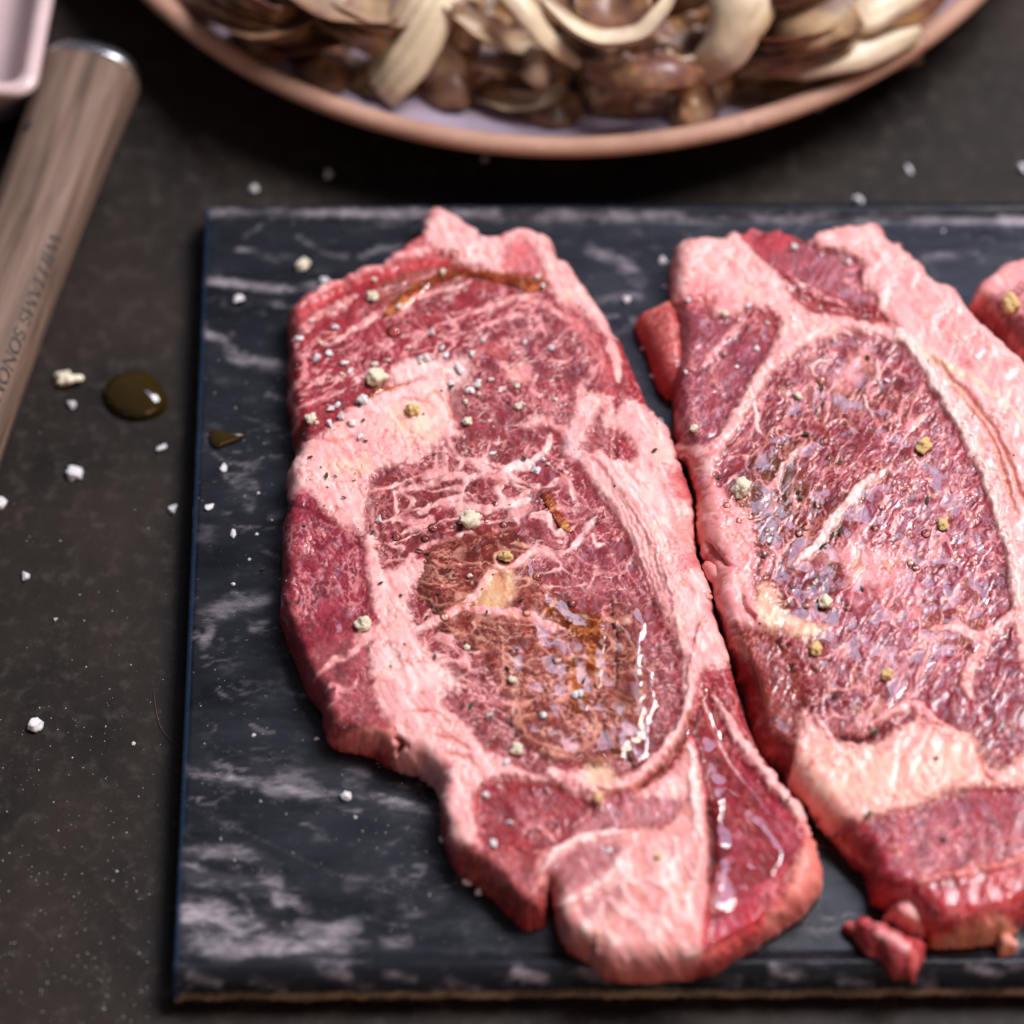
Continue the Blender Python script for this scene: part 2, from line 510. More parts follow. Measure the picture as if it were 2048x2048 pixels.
class Steak:
    def __init__(s, outline, H, z0, Rr=0.007, cell=0.00024, seed=0, smooth_n=4):
        s.seed = seed; s.H = H; s.z0 = z0
        o = spline(outline, True, smooth_n)
        nx = np.roll(o, -1, 0) - np.roll(o, 1, 0)
        area2 = np.sum(o[:, 0] * np.roll(o[:, 1], -1) - np.roll(o[:, 0], -1) * o[:, 1])
        nrm = np.stack([nx[:, 1], -nx[:, 0]], -1) * (1 if area2 > 0 else -1)
        nrm /= np.linalg.norm(nrm, axis=1)[:, None] + 1e-9
        up = -nrm[:, 1]                       # +1: points to the back of the scene
        for _ in range(4):
            up = (np.roll(up, 1) + up * 2 + np.roll(up, -1)) / 4
        zz = z0 + H * np.clip(0.42 + 0.38 * up, 0.05, 0.8)
        k = np.arange(len(o))
        o = o + nrm * (4.0 * noise(o[:, 0] / 24, o[:, 1] / 24, seed=seed + 50) + 2.6 * noise(o[:, 0] / 10, o[:, 1] / 10, seed=seed + 51))[:, None]
        W3 = unproj(o[:, 0], o[:, 1], zz)
        plan = W3[:, :2]
        s.plan = plan
        lo = plan.min(0) - 0.002; hi = plan.max(0) + 0.002
        xs = np.arange(lo[0], hi[0], cell); ys = np.arange(lo[1], hi[1], cell)
        X, Y = np.meshgrid(xs, ys, indexing='ij')
        s.shape = X.shape
        x = X.ravel(); y = Y.ravel()
        # two passes: coarse reject then exact
        d, bx, by, _ = seg_dist(x, y, plan, True, True)
        sm = d < 0
        keep = d > -cell * 1.45
        dd = np.maximum(d, 0)
        gx = np.where(dd > 1e-9, (bx - x) / np.maximum(dd, 1e-9), 0); gy = np.where(dd > 1e-9, (by - y) / np.maximum(dd, 1e-9), 0)
        x = np.where(sm, bx, x); y = np.where(sm, by, y)
        # smooth quarter-round edge with even arc spacing
        Rv = Rr * (1 + 0.35 * noise(x * 60, y * 60, seed=seed + 2))
        t = np.clip(dd / Rv, 0, 1)
        th = t * math.pi / 2
        pd = np.where(t < 1, Rv * (1 - np.cos(th)), dd)
        sh = dd - pd
        s.x = x + gx * sh; s.y = y + gy * sh
        s.prof = np.sin(th) ** 0.8
        s.side = np.cos(th) * (t < 1)          # 1 on the flank, 0 on the top
        s.gx, s.gy, s.d, s.keep = gx, gy, d, keep
        lowf = 0.0011 * fbm(s.x * 22, s.y * 22, oct=2, seed=seed + 5)
        s.z = z0 + (H + lowf) * s.prof
        q = proj(np.stack([s.x, s.y, s.z], -1))
        s.px, s.py = q[:, 0], q[:, 1]
        wamp = 1.0
        s.wx = s.px + wamp * (7 * fbm(s.px / 46, s.py / 46, oct=2, seed=seed + 11) + 3.5 * noise(s.px / 13, s.py / 13, seed=seed + 12) + 1.6 * noise(s.px / 6, s.py / 6, seed=seed + 18))
        s.wy = s.py + wamp * (7 * fbm(s.px / 46, s.py / 46, oct=2, seed=seed + 13) + 3.5 * noise(s.px / 13, s.py / 13, seed=seed + 14) + 1.6 * noise(s.px / 6, s.py / 6, seed=seed + 19))
        n = len(s.x)
        s.col = np.tile(np.array(MUS), (n, 1)); s.fat = np.zeros(n); s.rel = np.zeros(n); s.wet = np.full(n, 0.45)
        s.grain = 60.0; s.rough = np.ones(n)                    # strength of the fibrous relief
    def base(s, col, var=0.25):
        s.col[:] = col
    def _sel(s, pts, pad):
        lo = pts.min(0) - pad; hi = pts.max(0) + pad
        return np.nonzero(s.keep & (s.wx > lo[0]) & (s.wx < hi[0]) & (s.wy > lo[1]) & (s.wy < hi[1]))[0]
    def _apply(s, k, m, col, fat, rel, wet, rough=None):
        if col is not None:
            s.col[k] += (np.array(col) - s.col[k]) * m[:, None]
        if fat is not None:
            s.fat[k] += (fat - s.fat[k]) * m
        s.rel[k] += rel * m
        if wet is not None:
            s.wet[k] += (wet - s.wet[k]) * m
        if rough is not None:
            s.rough[k] += (rough - s.rough[k]) * m
    def poly(s, pts, col=None, fat=None, soft=5, a=1.0, rel=0.0, wet=None, rough=None, smooth=True):
        pl = spline(pts, True, 3) if smooth else np.array(pts, float)
        k = s._sel(pl, soft * 2)
        if not len(k): return
        d, _ = seg_dist(s.wx[k], s.wy[k], pl, True)
        d = d + 8 * noise(s.px[k] / 12, s.py[k] / 12, seed=s.seed + 70) + 4.5 * noise(s.px[k] / 4.5, s.py[k] / 4.5, seed=s.seed + 71)
        soft = soft * 1.5 + 4
        s._apply(k, a * sstep(-soft, soft, d), col, fat, rel, wet, rough)
    def line(s, pts, w, col=FAT, fat=1.0, a=1.0, rel=0.00009, taper=True, soft=0.5, wet=None):
        pl = spline(pts, False, 5)
        k = s._sel(pl, w * 2 + 4)
        if not len(k): return
        d, t = seg_dist(s.wx[k], s.wy[k], pl, False)
        ww = w * 0.5 * (1 + 0.55 * noise(s.px[k] / 18, s.py[k] / 18, seed=s.seed + 7))
        if taper:
            ww = ww * (0.3 + 0.7 * np.clip(np.minimum(t, 1 - t) * 5, 0, 1))
        m = a * (1 - sstep(ww * (1 - soft), ww * (1 + soft) + 1.6, d))
        if fat == 1.0 and w < 14:
            m = m * np.clip(0.72 + 0.8 * noise(s.px[k] / 16, s.py[k] / 16, seed=s.seed + 72), 0.15, 1)
        s._apply(k, m, col, fat, rel, wet)
    def marble(s, pts, ang, sx, sy, thr=0.10, col=FATP, a=0.8, seed=0, rel=0.00012, brk=0.0, soft=14):
        """broken fat streaks that run along the angle"""
        pl = np.array(pts, float)
        k = s._sel(pl, soft)
        if not len(k): return
        d, _ = seg_dist(s.wx[k], s.wy[k], pl, True)
        m0 = sstep(-soft * 0.3, soft, d)
        c, q = math.cos(R(ang)), math.sin(R(ang))
        u = (s.wx[k] * c + s.wy[k] * q) / sx; v = (-s.wx[k] * q + s.wy[k] * c) / sy
        n1 = np.abs(fbm(u, v, oct=3, seed=seed + 60)); n2 = noise(u * 0.8, v * 0.55, seed=seed + 65)
        m = (1 - sstep(thr * 0.4, thr, n1)) * sstep(brk - 0.1, brk + 0.25, n2) * m0 * a
        s._apply(k, m, col, 1.0, rel, None)
    def cells(s, pts, ang, sx, sy, wid=0.09, col=FAT, a=1.0, seed=0, soft=14, rel=0.0001):
        pl = np.array(pts, float)
        k = s._sel(pl, soft)
        if not len(k): return
        d, _ = seg_dist(s.wx[k], s.wy[k], pl, True)
        m0 = sstep(-soft * 0.3, soft, d)
        c, q = math.cos(R(ang)), math.sin(R(ang))
        u = (s.wx[k] * c + s.wy[k] * q) / sx; v = (-s.wx[k] * q + s.wy[k] * c) / sy
        u = u + 0.45 * noise(u * 1.3, v * 1.3, seed=seed + 8); v = v + 0.45 * noise(u * 1.3, v * 1.3, seed=seed + 9)
        f1, f2 = worley(u, v, seed)
        wv = wid * (0.7 + 1.1 * np.clip(noise(u * 0.9, v * 0.9, seed=seed + 3) + 0.3, -0.4, 1))
        m = (1 - sstep(wv * 0.5, wv * 1.5 + 0.03, f2 - f1)) * m0 * a * np.clip(0.75 + 0.9 * noise(u * 1.7, v * 1.7, seed=seed + 6), 0.1, 1)
        s._apply(k, m, col, 1.0, rel, None)
    def groove(s, pts, w, depth, col=None, a=0.6):
        s.line(pts, w, col, None, a, 0.0, True, 0.6)
        pl = spline(pts, False, 5)
        k = s._sel(pl, w * 2 + 4)
        if len(k):
            d, t = seg_dist(s.wx[k], s.wy[k], pl, False)
            s.rel[k] -= depth * np.exp(-(d / (w * 0.6)) ** 2) * np.clip(np.minimum(t, 1 - t) * 6, 0, 1)
    def finish(s, name, parent):
        px, py, sd = s.px, s.py, s.seed
        f = s.fat
        # colour mottling of lean and fat
        g = fbm(px / 34, py / 34, oct=3, seed=sd + 30); h = fbm(px / 9, py / 7, oct=3, seed=sd + 31)
        fl = fbm(px / 5.0, py / 5.0, oct=2, seed=sd + 32)
        lean = 1 - f
        s.col *= np.clip(1 + lean * (0.55 * g + 0.70 * h) + f * (0.12 * g + 0.14 * h), 0.25, 2.2)[:, None]
        dk = sstep(0.0, 0.55, fbm(px / 40, py / 40, oct=3, seed=sd + 69)) * lean * 0.45
        s.col *= (1 - dk)[:, None]
        
        fib = fbm((px * 0.80 + py * 0.6) / 16, (-px * 0.6 + py * 0.80) / 3.6, oct=2, seed=sd + 44) * sstep(-0.3, 0.4, noise(px / 60, py / 60, seed=sd + 45)) \
            + fbm((px * 0.5 - py * 0.86) / 16, (px * 0.86 + py * 0.5) / 3.6, oct=2, seed=sd + 46) * sstep(-0.3, 0.4, -noise(px / 60, py / 60, seed=sd + 45))
        s.col *= (1 + lean * 0.55 * fib)[:, None]
        bl = sstep(0.05, 0.5, fbm(px / 55, py / 55, oct=2, seed=sd + 47)) * lean * 0.45
        s.col += (np.array((0.30, 0.020, 0.026)) - s.col) * bl[:, None]
        ca, sa = math.cos(R(s.grain)), math.sin(R(s.grain))
        gu = px * ca + py * sa + 14 * noise(px / 50, py / 50, seed=sd + 55); gv = -px * sa + py * ca + 14 * noise(px / 50, py / 50, seed=sd + 56)
        dens = sstep(-0.35, 0.45, noise(px / 80, py / 80, seed=sd + 63))
        fleck = sstep(0.20, 0.42, fbm(gu / 20, gv / 7, oct=2, seed=sd + 64)) * lean * (0.05 + 0.52 * dens)
        s.col += (np.array(FATP) - s.col) * fleck[:, None]
        web = (1 - sstep(0.02, 0.085, np.abs(fbm(gu / 30, gv / 17, oct=3, seed=sd + 66)))) * lean * dens * 0.75
        s.col += (np.array(PINK) - s.col) * web[:, None]
        # pale speckle of fine fat in the lean
        sp = sstep(0.26, 0.60, fl + 0.45 * g) * lean * 0.38
        s.col += (np.array(PINK) - s.col) * sp[:, None]
        # fat: pinker in the hollows of its own grain, creamier elsewhere
        fp = sstep(-0.1, 0.5, fbm(px / 26, py / 26, oct=3, seed=sd + 33)) * f * 0.45
        s.col += (np.array(FATP) * np.array([0.97, 0.82, 0.84]) - s.col) * fp[:, None]
        fy = sstep(0.1, 0.6, fbm(px / 40, py / 40, oct=2, seed=sd + 34)) * f * 0.35
        s.col += (np.array(FATY) - s.col) * fy[:, None]
        cr_n = np.abs(fbm(px / 34, py / 26, oct=3, seed=sd + 48))
        crease = (1 - sstep(0.012, 0.07, cr_n)) * f * sstep(-0.15, 0.35, noise(px / 70, py / 70, seed=sd + 49))
        s.col += (np.array((0.66, 0.20, 0.16)) - s.col) * (crease * 0.7)[:, None]
        fw = sstep(0.15, 0.55, fbm(px / 16, py / 16, oct=2, seed=sd + 52)) * f * 0.5
        s.col += (np.array(FATW) - s.col) * fw[:, None]
        c6, s6 = math.cos(R(62)), math.sin(R(62)); w6 = 10 * noise(px / 60, py / 60, seed=sd + 67)
        stk = fbm((px * c6 + py * s6) / 48, (-px * s6 + py * c6 + w6) / 8, oct=2, seed=sd + 68)
        s.col += (np.array(FATW) - s.col) * (sstep(0.08, 0.5, stk) * f * 0.52)[:, None]
        s.col += (np.array((0.70, 0.24, 0.24)) - s.col) * (sstep(0.05, 0.5, -stk) * f * 0.6)[:, None]
        fr = sstep(0.10, 0.55, fbm(px / 22, py / 22, oct=3, seed=sd + 54)) * f * 0.60
        s.col += (np.array((0.60, 0.135, 0.135)) - s.col) * fr[:, None]
        fk = sstep(0.45, 0.95, s.side) * 0.28
        s.col += (np.array((0.62, 0.085, 0.080)) - s.col) * fk[:, None]
        s.col = np.clip(s.col, 0.006, 0.93)
        # flank of the cut: redder, smoother
        # relief
        lump = fbm(px / 30, py / 36, oct=2, seed=sd + 35)
        ridg = 1 - np.abs(fbm(px / 13, py / 11, oct=2, seed=sd + 36)) * 2
        fine = noise(px / 6, py / 6, seed=sd + 37)
        strand = fbm(gu / 46, gv / 13, oct=2, seed=sd + 57)
        fold = noise(gu / 60, gv / 34, seed=sd + 58) + 0.5 * noise(gu / 26, gv / 17, seed=sd + 59)
        smask = sstep(-0.25, 0.5, noise(px / 70, py / 70, seed=sd + 61))
        rel = s.rel + lean * s.rough * (0.00016 * lump + (0.00003 + 0.00012 * smask) * strand) + lean * 0.00006 * fib + f * (0.00036 * fold - 0.00028 * crease)
        rel *= np.where(s.d > 0, 1, 0)
        up = np.sqrt(np.clip(1 - s.side ** 2, 0, 1))
        s.X = s.x + s.gx * s.side * rel * 1.5; s.Y = s.y + s.gy * s.side * rel * 1.5
        s.Z = s.z + rel * np.where(s.side > 0, np.maximum(up, 0.2), 1)
        s.Z = np.maximum(s.Z, s.z0 + 0.00005)
        gi = np.arange(len(s.x)).reshape(s.shape); kp = s.keep.reshape(s.shape)
        ok = kp[:-1, :-1] & kp[1:, :-1] & kp[1:, 1:] & kp[:-1, 1:]
        F = np.stack([gi[:-1, :-1], gi[1:, :-1], gi[1:, 1:], gi[:-1, 1:]], -1)[ok]
        used = np.unique(F)
        mp = np.full(len(s.x), -1); mp[used] = np.arange(len(used))
        P = np.stack([s.X, s.Y, s.Z], -1)
        me = np_mesh(name, P[used], mp[F])
        set_attr(me, 'flesh', s.col[used]); set_attr(me, 'fat', s.fat[used]); set_attr(me, 'wet', np.clip(s.wet * (1 - 0.5 * s.fat) * (0.8 + 0.5 * noise(px / 30, py / 30, seed=sd + 62)), 0, 1)[used])
        bm = bmesh.new(); bm.from_mesh(me)
        bmesh.ops.holes_fill(bm, edges=[e for e in bm.edges if e.is_boundary], sides=0)
        bm.to_mesh(me); bm.free()
        s.used = used
        s.up_px = proj(P[used]); s.P = P[used]
        return link(name, me, M_FLESH, parent)
    def pick(s, x, y):
        """surface point seen at a photograph pixel"""
        d = np.hypot(s.up_px[:, 0] - x, s.up_px[:, 1] - y)
        k = np.argsort(d)[:6] if d.min() > 4 else np.nonzero(d < 5)[0]
        i = k[np.argmax(s.P[k, 2])]
        return s.P[i].copy()
    def pool(s, name, pts, level, mat, parent=None, soft=10, blur=9, wav=0.0):
        """still surface of oil lying in the hollows of the meat"""
        pl = spline(pts, True, 3)
        k = s._sel(pl, soft * 3)
        d = np.full(len(s.x), -1e3)
        d[k], _ = seg_dist(s.wx[k], s.wy[k], pl, True)
        Zg = s.Z.reshape(s.shape).copy()
        Z = Zg
        for ax in (0, 1):
            for _ in range(2):
                pad = np.pad(Z, [(blur, blur) if a == ax else (0, 0) for a in (0, 1)], 'edge')
                cs = np.cumsum(pad, ax)
                cs = np.concatenate([np.zeros_like(np.take(cs, [0], ax)), cs], ax)
                n = Z.shape[ax]; w = 2 * blur + 1
                Z = (np.take(cs, range(w, w + n), ax) - np.take(cs, range(0, n), ax)) / w
        lev = level * sstep(0, soft, d) - 0.0005 * (1 - sstep(-soft * 0.8, soft * 1.1, d + 5 * noise(s.px / 20, s.py / 20, seed=s.seed + 91)))
        oz = Z.ravel() + lev + wav * noise(s.px / 38, s.py / 38, seed=s.seed + 90)
        ok = (d > -soft * 1.2) & s.keep & (s.d > 0.002)
        okg = ok.reshape(s.shape)
        gi = np.arange(len(s.x)).reshape(s.shape)
        st = 2
        a = gi[:-st:st, :-st:st]; b = gi[st::st, :-st:st][:a.shape[0], :a.shape[1]]
        c = gi[st::st, st::st][:a.shape[0], :a.shape[1]]; e = gi[:-st:st, st::st][:a.shape[0], :a.shape[1]]
        a = a[:b.shape[0], :e.shape[1]]; b = b[:, :a.shape[1]]; c = c[:a.shape[0], :a.shape[1]]; e = e[:a.shape[0]]
        F = np.stack([a, b, c, e], -1).reshape(-1, 4)
        over = oz > s.Z - 0.00035
        F = F[ok[F].all(1) & over[F].any(1)]
        used = np.unique(F); mp = np.full(len(s.x), -1); mp[used] = np.arange(len(used))
        P = np.stack([s.X, s.Y, oz], -1)[used]
        return link(name, np_mesh(name, P, mp[F]), mat, parent)

# ---- first steak -------------------------------------------------
out1 = [(580, 614), (612, 581), (692, 545), (728, 527), (757, 527), (804, 491), (841, 465), (855, 443), (856, 419), (881, 418),
        (924, 443), (949, 463), (989, 474), (1036, 454), (1083, 469), (1102, 487), (1105, 512), (1134, 523), (1163, 570), (1188, 607),
        (1228, 670), (1248, 690), (1290, 788), (1341, 869), (1364, 943), (1385, 1018), (1392, 1113), (1416, 1166), (1430, 1240), (1463, 1336),
        (1511, 1484), (1569, 1569), (1622, 1654), (1643, 1760), (1617, 1813), (1537, 1876), (1442, 1940), (1357, 1961), (1231, 1963),
        (1179, 1928), (1136, 1902), (1118, 1863), (1106, 1815), (1101, 1790), (1090, 1842), (1057, 1861), (1031, 1846), (983, 1793),
        (923, 1750), (892, 1698), (879, 1628), (884, 1588), (848, 1558), (790, 1540), (747, 1514), (692, 1504), (656, 1478),
        (641, 1417), (609, 1370), (591, 1319), (565, 1254), (558, 1210), (562, 1145), (562, 1072), (569, 1034), (580, 980),
        (573, 958), (598, 907), (587, 885), (580, 835), (573, 780), (574, 726), (580, 690), (574, 654)]
S1 = Steak(out1, 0.0100, ZB, 0.0034, seed=100)
def paint1(s):
    s.base(MUS)
    s.poly(cA((60, 560), (1900, 560), (1950, 1350), (60, 1350)), MUS, 0, 20)
    # lean of the upper round
    s.poly(cA((1000, 640), (1500, 560), (1800, 800), (1780, 1150), (1300, 1330), (1010, 1220), (980, 900)), (0.20, 0.020, 0.029), 0, 30, 0.9)
    s.poly(cA((620, 420), (900, 360), (1400, 380), (1540, 450), (1000, 470), (640, 620)), (0.24, 0.055, 0.030), 0, 14, 0.8, wet=0.8)
    s.marble(cA((120, 620), (900, 380), (1500, 420), (1850, 780), (1000, 900), (600, 1000), (120, 1200)), -26, 62, 17, 0.11, FATP, 0.75, 1)
    s.marble(cA((980, 640), (1560, 560), (1900, 1000), (1750, 1230), (1300, 1290), (1010, 1150)), -60, 40, 15, 0.11, PINK, 0.5, 2)
    s.marble(cA((980, 600), (1560, 560), (1850, 900), (1650, 1230), (1300, 1290), (1010, 1150)), 35, 30, 14, 0.08, FATP, 0.45, 5, brk=0.15)
    for pts, w in [(((330, 800), (480, 700), (600, 645), (800, 545), (1000, 490), (1110, 450)), 9),
                   (((1080, 640), (1200, 590), (1380, 535), (1500, 565), (1620, 640), (1760, 770)), 11),
                   (((1140, 710), (1300, 650), (1400, 640)), 8), (((1460, 640), (1510, 720), (1535, 745)), 6),
                   (((480, 690), (560, 640), (700, 590), (850, 520)), 6), (((1180, 600), (1060, 650), (950, 690)), 6),
                   (((1480, 960), (1440, 1050), (1500, 1090)), 6), (((1250, 880), (1320, 940), (1290, 1000)), 10),
                   (((1540, 880), (1620, 900), (1680, 860)), 5), (((1680, 1180), (1720, 1060), (1760, 960), (1800, 900)), 13),
                   (((1640, 640), (1720, 700), (1800, 800)), 7), (((130, 1170), (220, 1120), (330, 1080), (420, 1040)), 4),
                   (((180, 1080), (240, 1010), (330, 930)), 5), (((960, 640), (1040, 700), (1000, 720)), 8)]:
        s.line(cA(*pts), w, FATP)
    s.marble(cA((120, 620), (900, 380), (1560, 450), (1880, 900), (1700, 1230), (1300, 1290), (600, 1000), (120, 1250)), -24, 46, 12, 0.055, FATW, 0.8, 29, brk=0.10)
    s.poly(cA((1340, 920), (1420, 910), (1450, 980), (1390, 1020), (1340, 990)), PINK, 0.8, 3, 0.9)
    s.poly(cA((1200, 800), (1290, 760), (1310, 830), (1240, 870)), LRED, 0.2, 6, 0.6)
    # rim at the back: raw flank and fat
    s.poly(cA((110, 600), (420, 400), (730, 260), (880, 190), (900, 330), (650, 400), (400, 510), (180, 680), (90, 900)), LRED, 0.25, 5, 0.9)
    s.groove(cA((230, 590), (450, 470), (700, 380), (900, 335), (1060, 330)), 16, 0.0008, RED, 0.9)
    s.line(cA((160, 580), (330, 470), (530, 375), (700, 320), (900, 275), (1080, 290)), 13, FATP, rel=0.0006)
    s.line(cA((130, 860), (170, 720), (330, 600), (480, 520)), 12, FATP, a=0.8, rel=0.0004)
    s.line(cA((110, 1320), (150, 1200), (110, 1080), (190, 960), (170, 860)), 10, PINK, 0.7)
    s.poly(cA((850, 40), (950, 40), (1070, 120), (1150, 200), (1120, 300), (980, 310), (850, 200)), FAT, 1, 4, rel=0.0008)
    s.poly(cA((1120, 160), (1200, 155), (1260, 215), (1180, 260)), (0.85, 0.68, 0.68), 1, 3)
    s.poly(cA((960, 300), (1110, 240), (1250, 200), (1370, 150), (1500, 190), (1560, 250), (1570, 310), (1650, 340), (1730, 470), (1800, 570), (1910, 770),
              (1820, 720), (1700, 610), (1600, 570), (1530, 440), (1480, 390), (1250, 390), (1080, 360)), FAT, 1, 4, rel=0.0005)
    s.poly(cA((1290, 250), (1380, 210), (1470, 250), (1500, 390), (1380, 400), (1270, 370)), LRED, 0.2, 6, 0.9, rel=-0.0009)
    s.poly(cA((1600, 560), (1700, 620), (1800, 740), (1880, 900), (1900, 1100), (1840, 1050), (1790, 880), (1700, 760)), LRED, 0.3, 6, 0.7)
    s.line(cA((1870, 780), (1910, 900), (1930, 1000)), 14, FAT)
    # pale fat patch at the left
    s.poly(cA((680, 940), (760, 880), (900, 870), (960, 930), (860, 970), (700, 1020)), FATW, 1, 4, 0.9)
    s.poly(cA((930, 900), (1080, 880), (1090, 980), (1000, 1040), (960, 990)), FATW, 1, 8, 0.8)
    s.poly(cA((180, 1330), (300, 1290), (420, 1180), (560, 1080), (680, 1020), (780, 1000), (870, 960), (940, 930), (980, 1020), (990, 1160), (1010, 1250),
              (1060, 1290), (960, 1330), (860, 1380), (760, 1440), (640, 1480), (560, 1520), (540, 1600), (530, 1700), (510, 1840), (400, 1800), (300, 1760),
              (200, 1690), (120, 1690), (90, 1540), (150, 1400)), FAT, 1, 3, rel=0.0004)
    s.poly(cA((600, 1080), (800, 1030), (970, 1020), (990, 1200), (800, 1280), (600, 1200)), FATW, 1, 20, 0.5)
    s.poly(cA((700, 1150), (900, 1150), (930, 1290), (800, 1340), (700, 1260)), FATY, 1, 18, 0.6)
    s.poly(cA((300, 1470), (520, 1430), (560, 1500), (500, 1530)), FATY, 1, 10, 0.6)
    for pts in (((590, 1060), (700, 1020), (830, 990)), ((250, 1310), (360, 1340), (480, 1300)), ((980, 960), (985, 1080), (1010, 1240)),
                ((600, 1330), (650, 1270)), ((330, 1750), (370, 1690)), ((1000, 1160), (900, 1060), (830, 1110), (700, 1090))):
        s.groove(cA(*pts), 6, 0.0005, SAL, 0.6)
    # fat bridge to the right and the strap round the eye
    s.poly(cJ((200, 240), (330, 170), (440, 160), (560, 220), (660, 250), (720, 120), (780, -60), (1020, -40), (1110, 120), (1180, 0), (1420, 60), (1560, 220),
              (1700, 560), (1780, 760), (1880, 980), (1900, 1200), (1920, 1600), (2100, 1800), (2160, 2150), (2300, 2500), (1900, 2600), (1560, 2150), (1490, 1900), (1430, 1750),
              (1360, 1600), (1310, 1450), (1260, 1340), (1190, 1220), (1140, 1120), (1050, 1000), (960, 900), (890, 800), (800, 680), (680, 560), (590, 540), (590, 420), (540, 310), (420, 260), (260, 290)),
           FAT, 1, 3, rel=0.0005)
    s.poly(cJ((600, 380), (700, 420), (760, 560), (680, 540), (600, 500)), (0.86, 0.70, 0.72), 1, 8, 0.8)
    s.poly(cJ((1000, 600), (1500, 700), (1620, 1200), (1700, 1700), (1500, 1800), (1250, 1200)), FATW, 1, 40, 0.6)
    s.poly(cJ((770, 420), (830, 350), (890, 200), (950, 80), (1000, 120), (980, 230), (1080, 290), (1110, 440), (1120, 560), (1050, 610), (950, 570), (860, 520), (780, 480)), (0.27, 0.05, 0.05), 0, 4, rel=-0.0007)
    s.poly(cJ((1110, 320), (1200, 310), (1260, 380), (1290, 480), (1310, 540), (1260, 610), (1180, 590), (1100, 500)), (0.32, 0.03, 0.035), 0, 4, rel=-0.0006, wet=1)
    s.poly(cJ((1620, 700), (1720, 700), (1820, 800), (1890, 980), (1800, 990), (1700, 980), (1640, 860)), LRED, 0, 5, 0.9, wet=0.9)
    s.poly(cJ((1640, 1080), (1700, 1080), (1800, 1250), (1830, 1400), (1700, 1400), (1660, 1200)), SAL, 0.3, 8, 0.8)
    s.poly(cJ((1720, 1520), (1860, 1480), (1940, 1620), (1800, 1660)), LRED, 0, 5, 0.8)
    for i in range(7):
        q = i * 55
        s.groove(cJ((1050 + q, 820 + 40 * i), (1180 + q, 1080 + 20 * i), (1290 + q, 1350), (1370 + q * 0.9, 1650), (1500 + q * 0.7, 2000)), 4, 0.00025, FATP, 0.5)
    # eye of the steak
    eye = cA((540, 1640), (580, 1520), (760, 1440), (960, 1330), (1100, 1290), (1300, 1310), (1500, 1280)) + cJ((560, 310), (600, 430), (600, 540), (690, 570), (800, 690), (890, 800), (960, 910), (1050, 1010), (1140, 1130), (1190, 1230), (1260, 1350), (1310, 1450), (1360, 1600), (1430, 1750), (1490, 1900)) + \
        cK((900, 330), (960, 480), (990, 700), (990, 950), (930, 1180), (800, 1380), (600, 1550), (300, 1480), (100, 1400)) + cB((1500, 1520), (1300, 1420), (1150, 1330), (1050, 1200), (950, 1000), (850, 870), (780, 730), (600, 350), (520, 200))
    s.poly(eye, (0.195, 0.021, 0.022), 0, 5, rough=1.0, rel=-0.0002)
    s.poly(cJ((300, 400), (600, 300), (700, 600), (950, 950), (1200, 1300), (1450, 1850), (1000, 1900), (600, 1500), (300, 1000)), PURP, 0, 40, 0.8)
    s.poly(cK((520, -60), (900, 330), (1000, 900), (800, 1350), (600, 900)), (0.24, 0.045, 0.06), 0, 40, 0.7)
    s.cells(cA((540, 1640), (580, 1520), (760, 1420), (1000, 1310), (1350, 1320), (1500, 1560), (1400, 1800), (700, 1950), (560, 1850)), -14, 92, 46, 0.085, FAT, 1.0, 11)
    s.cells(cJ((180, 500), (600, 330), (900, 850), (1300, 1500), (1400, 1850), (700, 1900), (400, 1200)), 50, 110, 62, 0.035, FATP, 0.75, 5)
    s.marble(cB((800, 800), (1500, 700), (1900, 900), (1900, 1450), (1300, 1430), (900, 950)), 30, 46, 20, 0.09, FATP, 0.8, 7)
    s.marble(eye, -35, 26, 12, 0.10, PINK, 0.5, 8, brk=0.05)
    s.cells(cB((600, 300), (1500, 200), (2000, 600), (2050, 1300), (1500, 1480), (1000, 1000)), 22, 88, 46, 0.050, FAT, 0.85, 41)
    s.marble(eye, 15, 40, 13, 0.055, FAT, 0.75, 9, brk=0.12)
    for pts, w in [(((1060, 1440), (1040, 1520), (1200, 1520), (1330, 1530), (1450, 1580)), 11), (((700, 1600), (850, 1570), (960, 1540), (1060, 1520)), 9),
                   (((960, 1370), (965, 1450), (970, 1540)), 9), (((820, 1720), (950, 1680), (1090, 1690), (1200, 1700), (1350, 1650), (1440, 1600)), 12),
                   (((720, 1840), (860, 1790), (900, 1750)), 9), (((690, 1600), (700, 1700), (680, 1780)), 6), (((1440, 1740), (1530, 1755), (1560, 1830), (1610, 1835), (1690, 1780)), 7),
                   (((760, 1450), (850, 1390), (960, 1340)), 12), (((980, 1320), (1040, 1420), (1150, 1430), (1300, 1470)), 8)]:
        s.line(cA(*pts), w, FAT)
    for pts, w in [(((300, 1090), (420, 1080), (470, 1130), (490, 1230), (560, 1260), (650, 1210)), 7), (((660, 780), (690, 880), (760, 990)), 7), (((490, 800), (560, 760)), 6), (((900, 1300), (920, 1390), (1000, 1390)), 5),
                   (((650, 1460), (760, 1330), (850, 1220), (920, 1130)), 12), (((160, 700), (300, 590), (420, 480), (500, 330)), 10), (((0, 700), (130, 640), (240, 620), (330, 650)), 14), (((0, 1030), (170, 990), (280, 950)), 11)]:
        s.line(cJ(*pts), w, FATW)
    # pale Y in the middle, wet with oil
    s.line(cB((790, 735), (860, 690), (950, 655), (1050, 595), (1130, 525), (1190, 440), (1250, 390), (1340, 370), (1450, 270)), 17, FAT, rel=0.0004)
    s.poly(cB((1150, 560), (1200, 420), (1330, 390), (1360, 480), (1290, 600), (1180, 640)), FATY, 1, 6, 0.9)
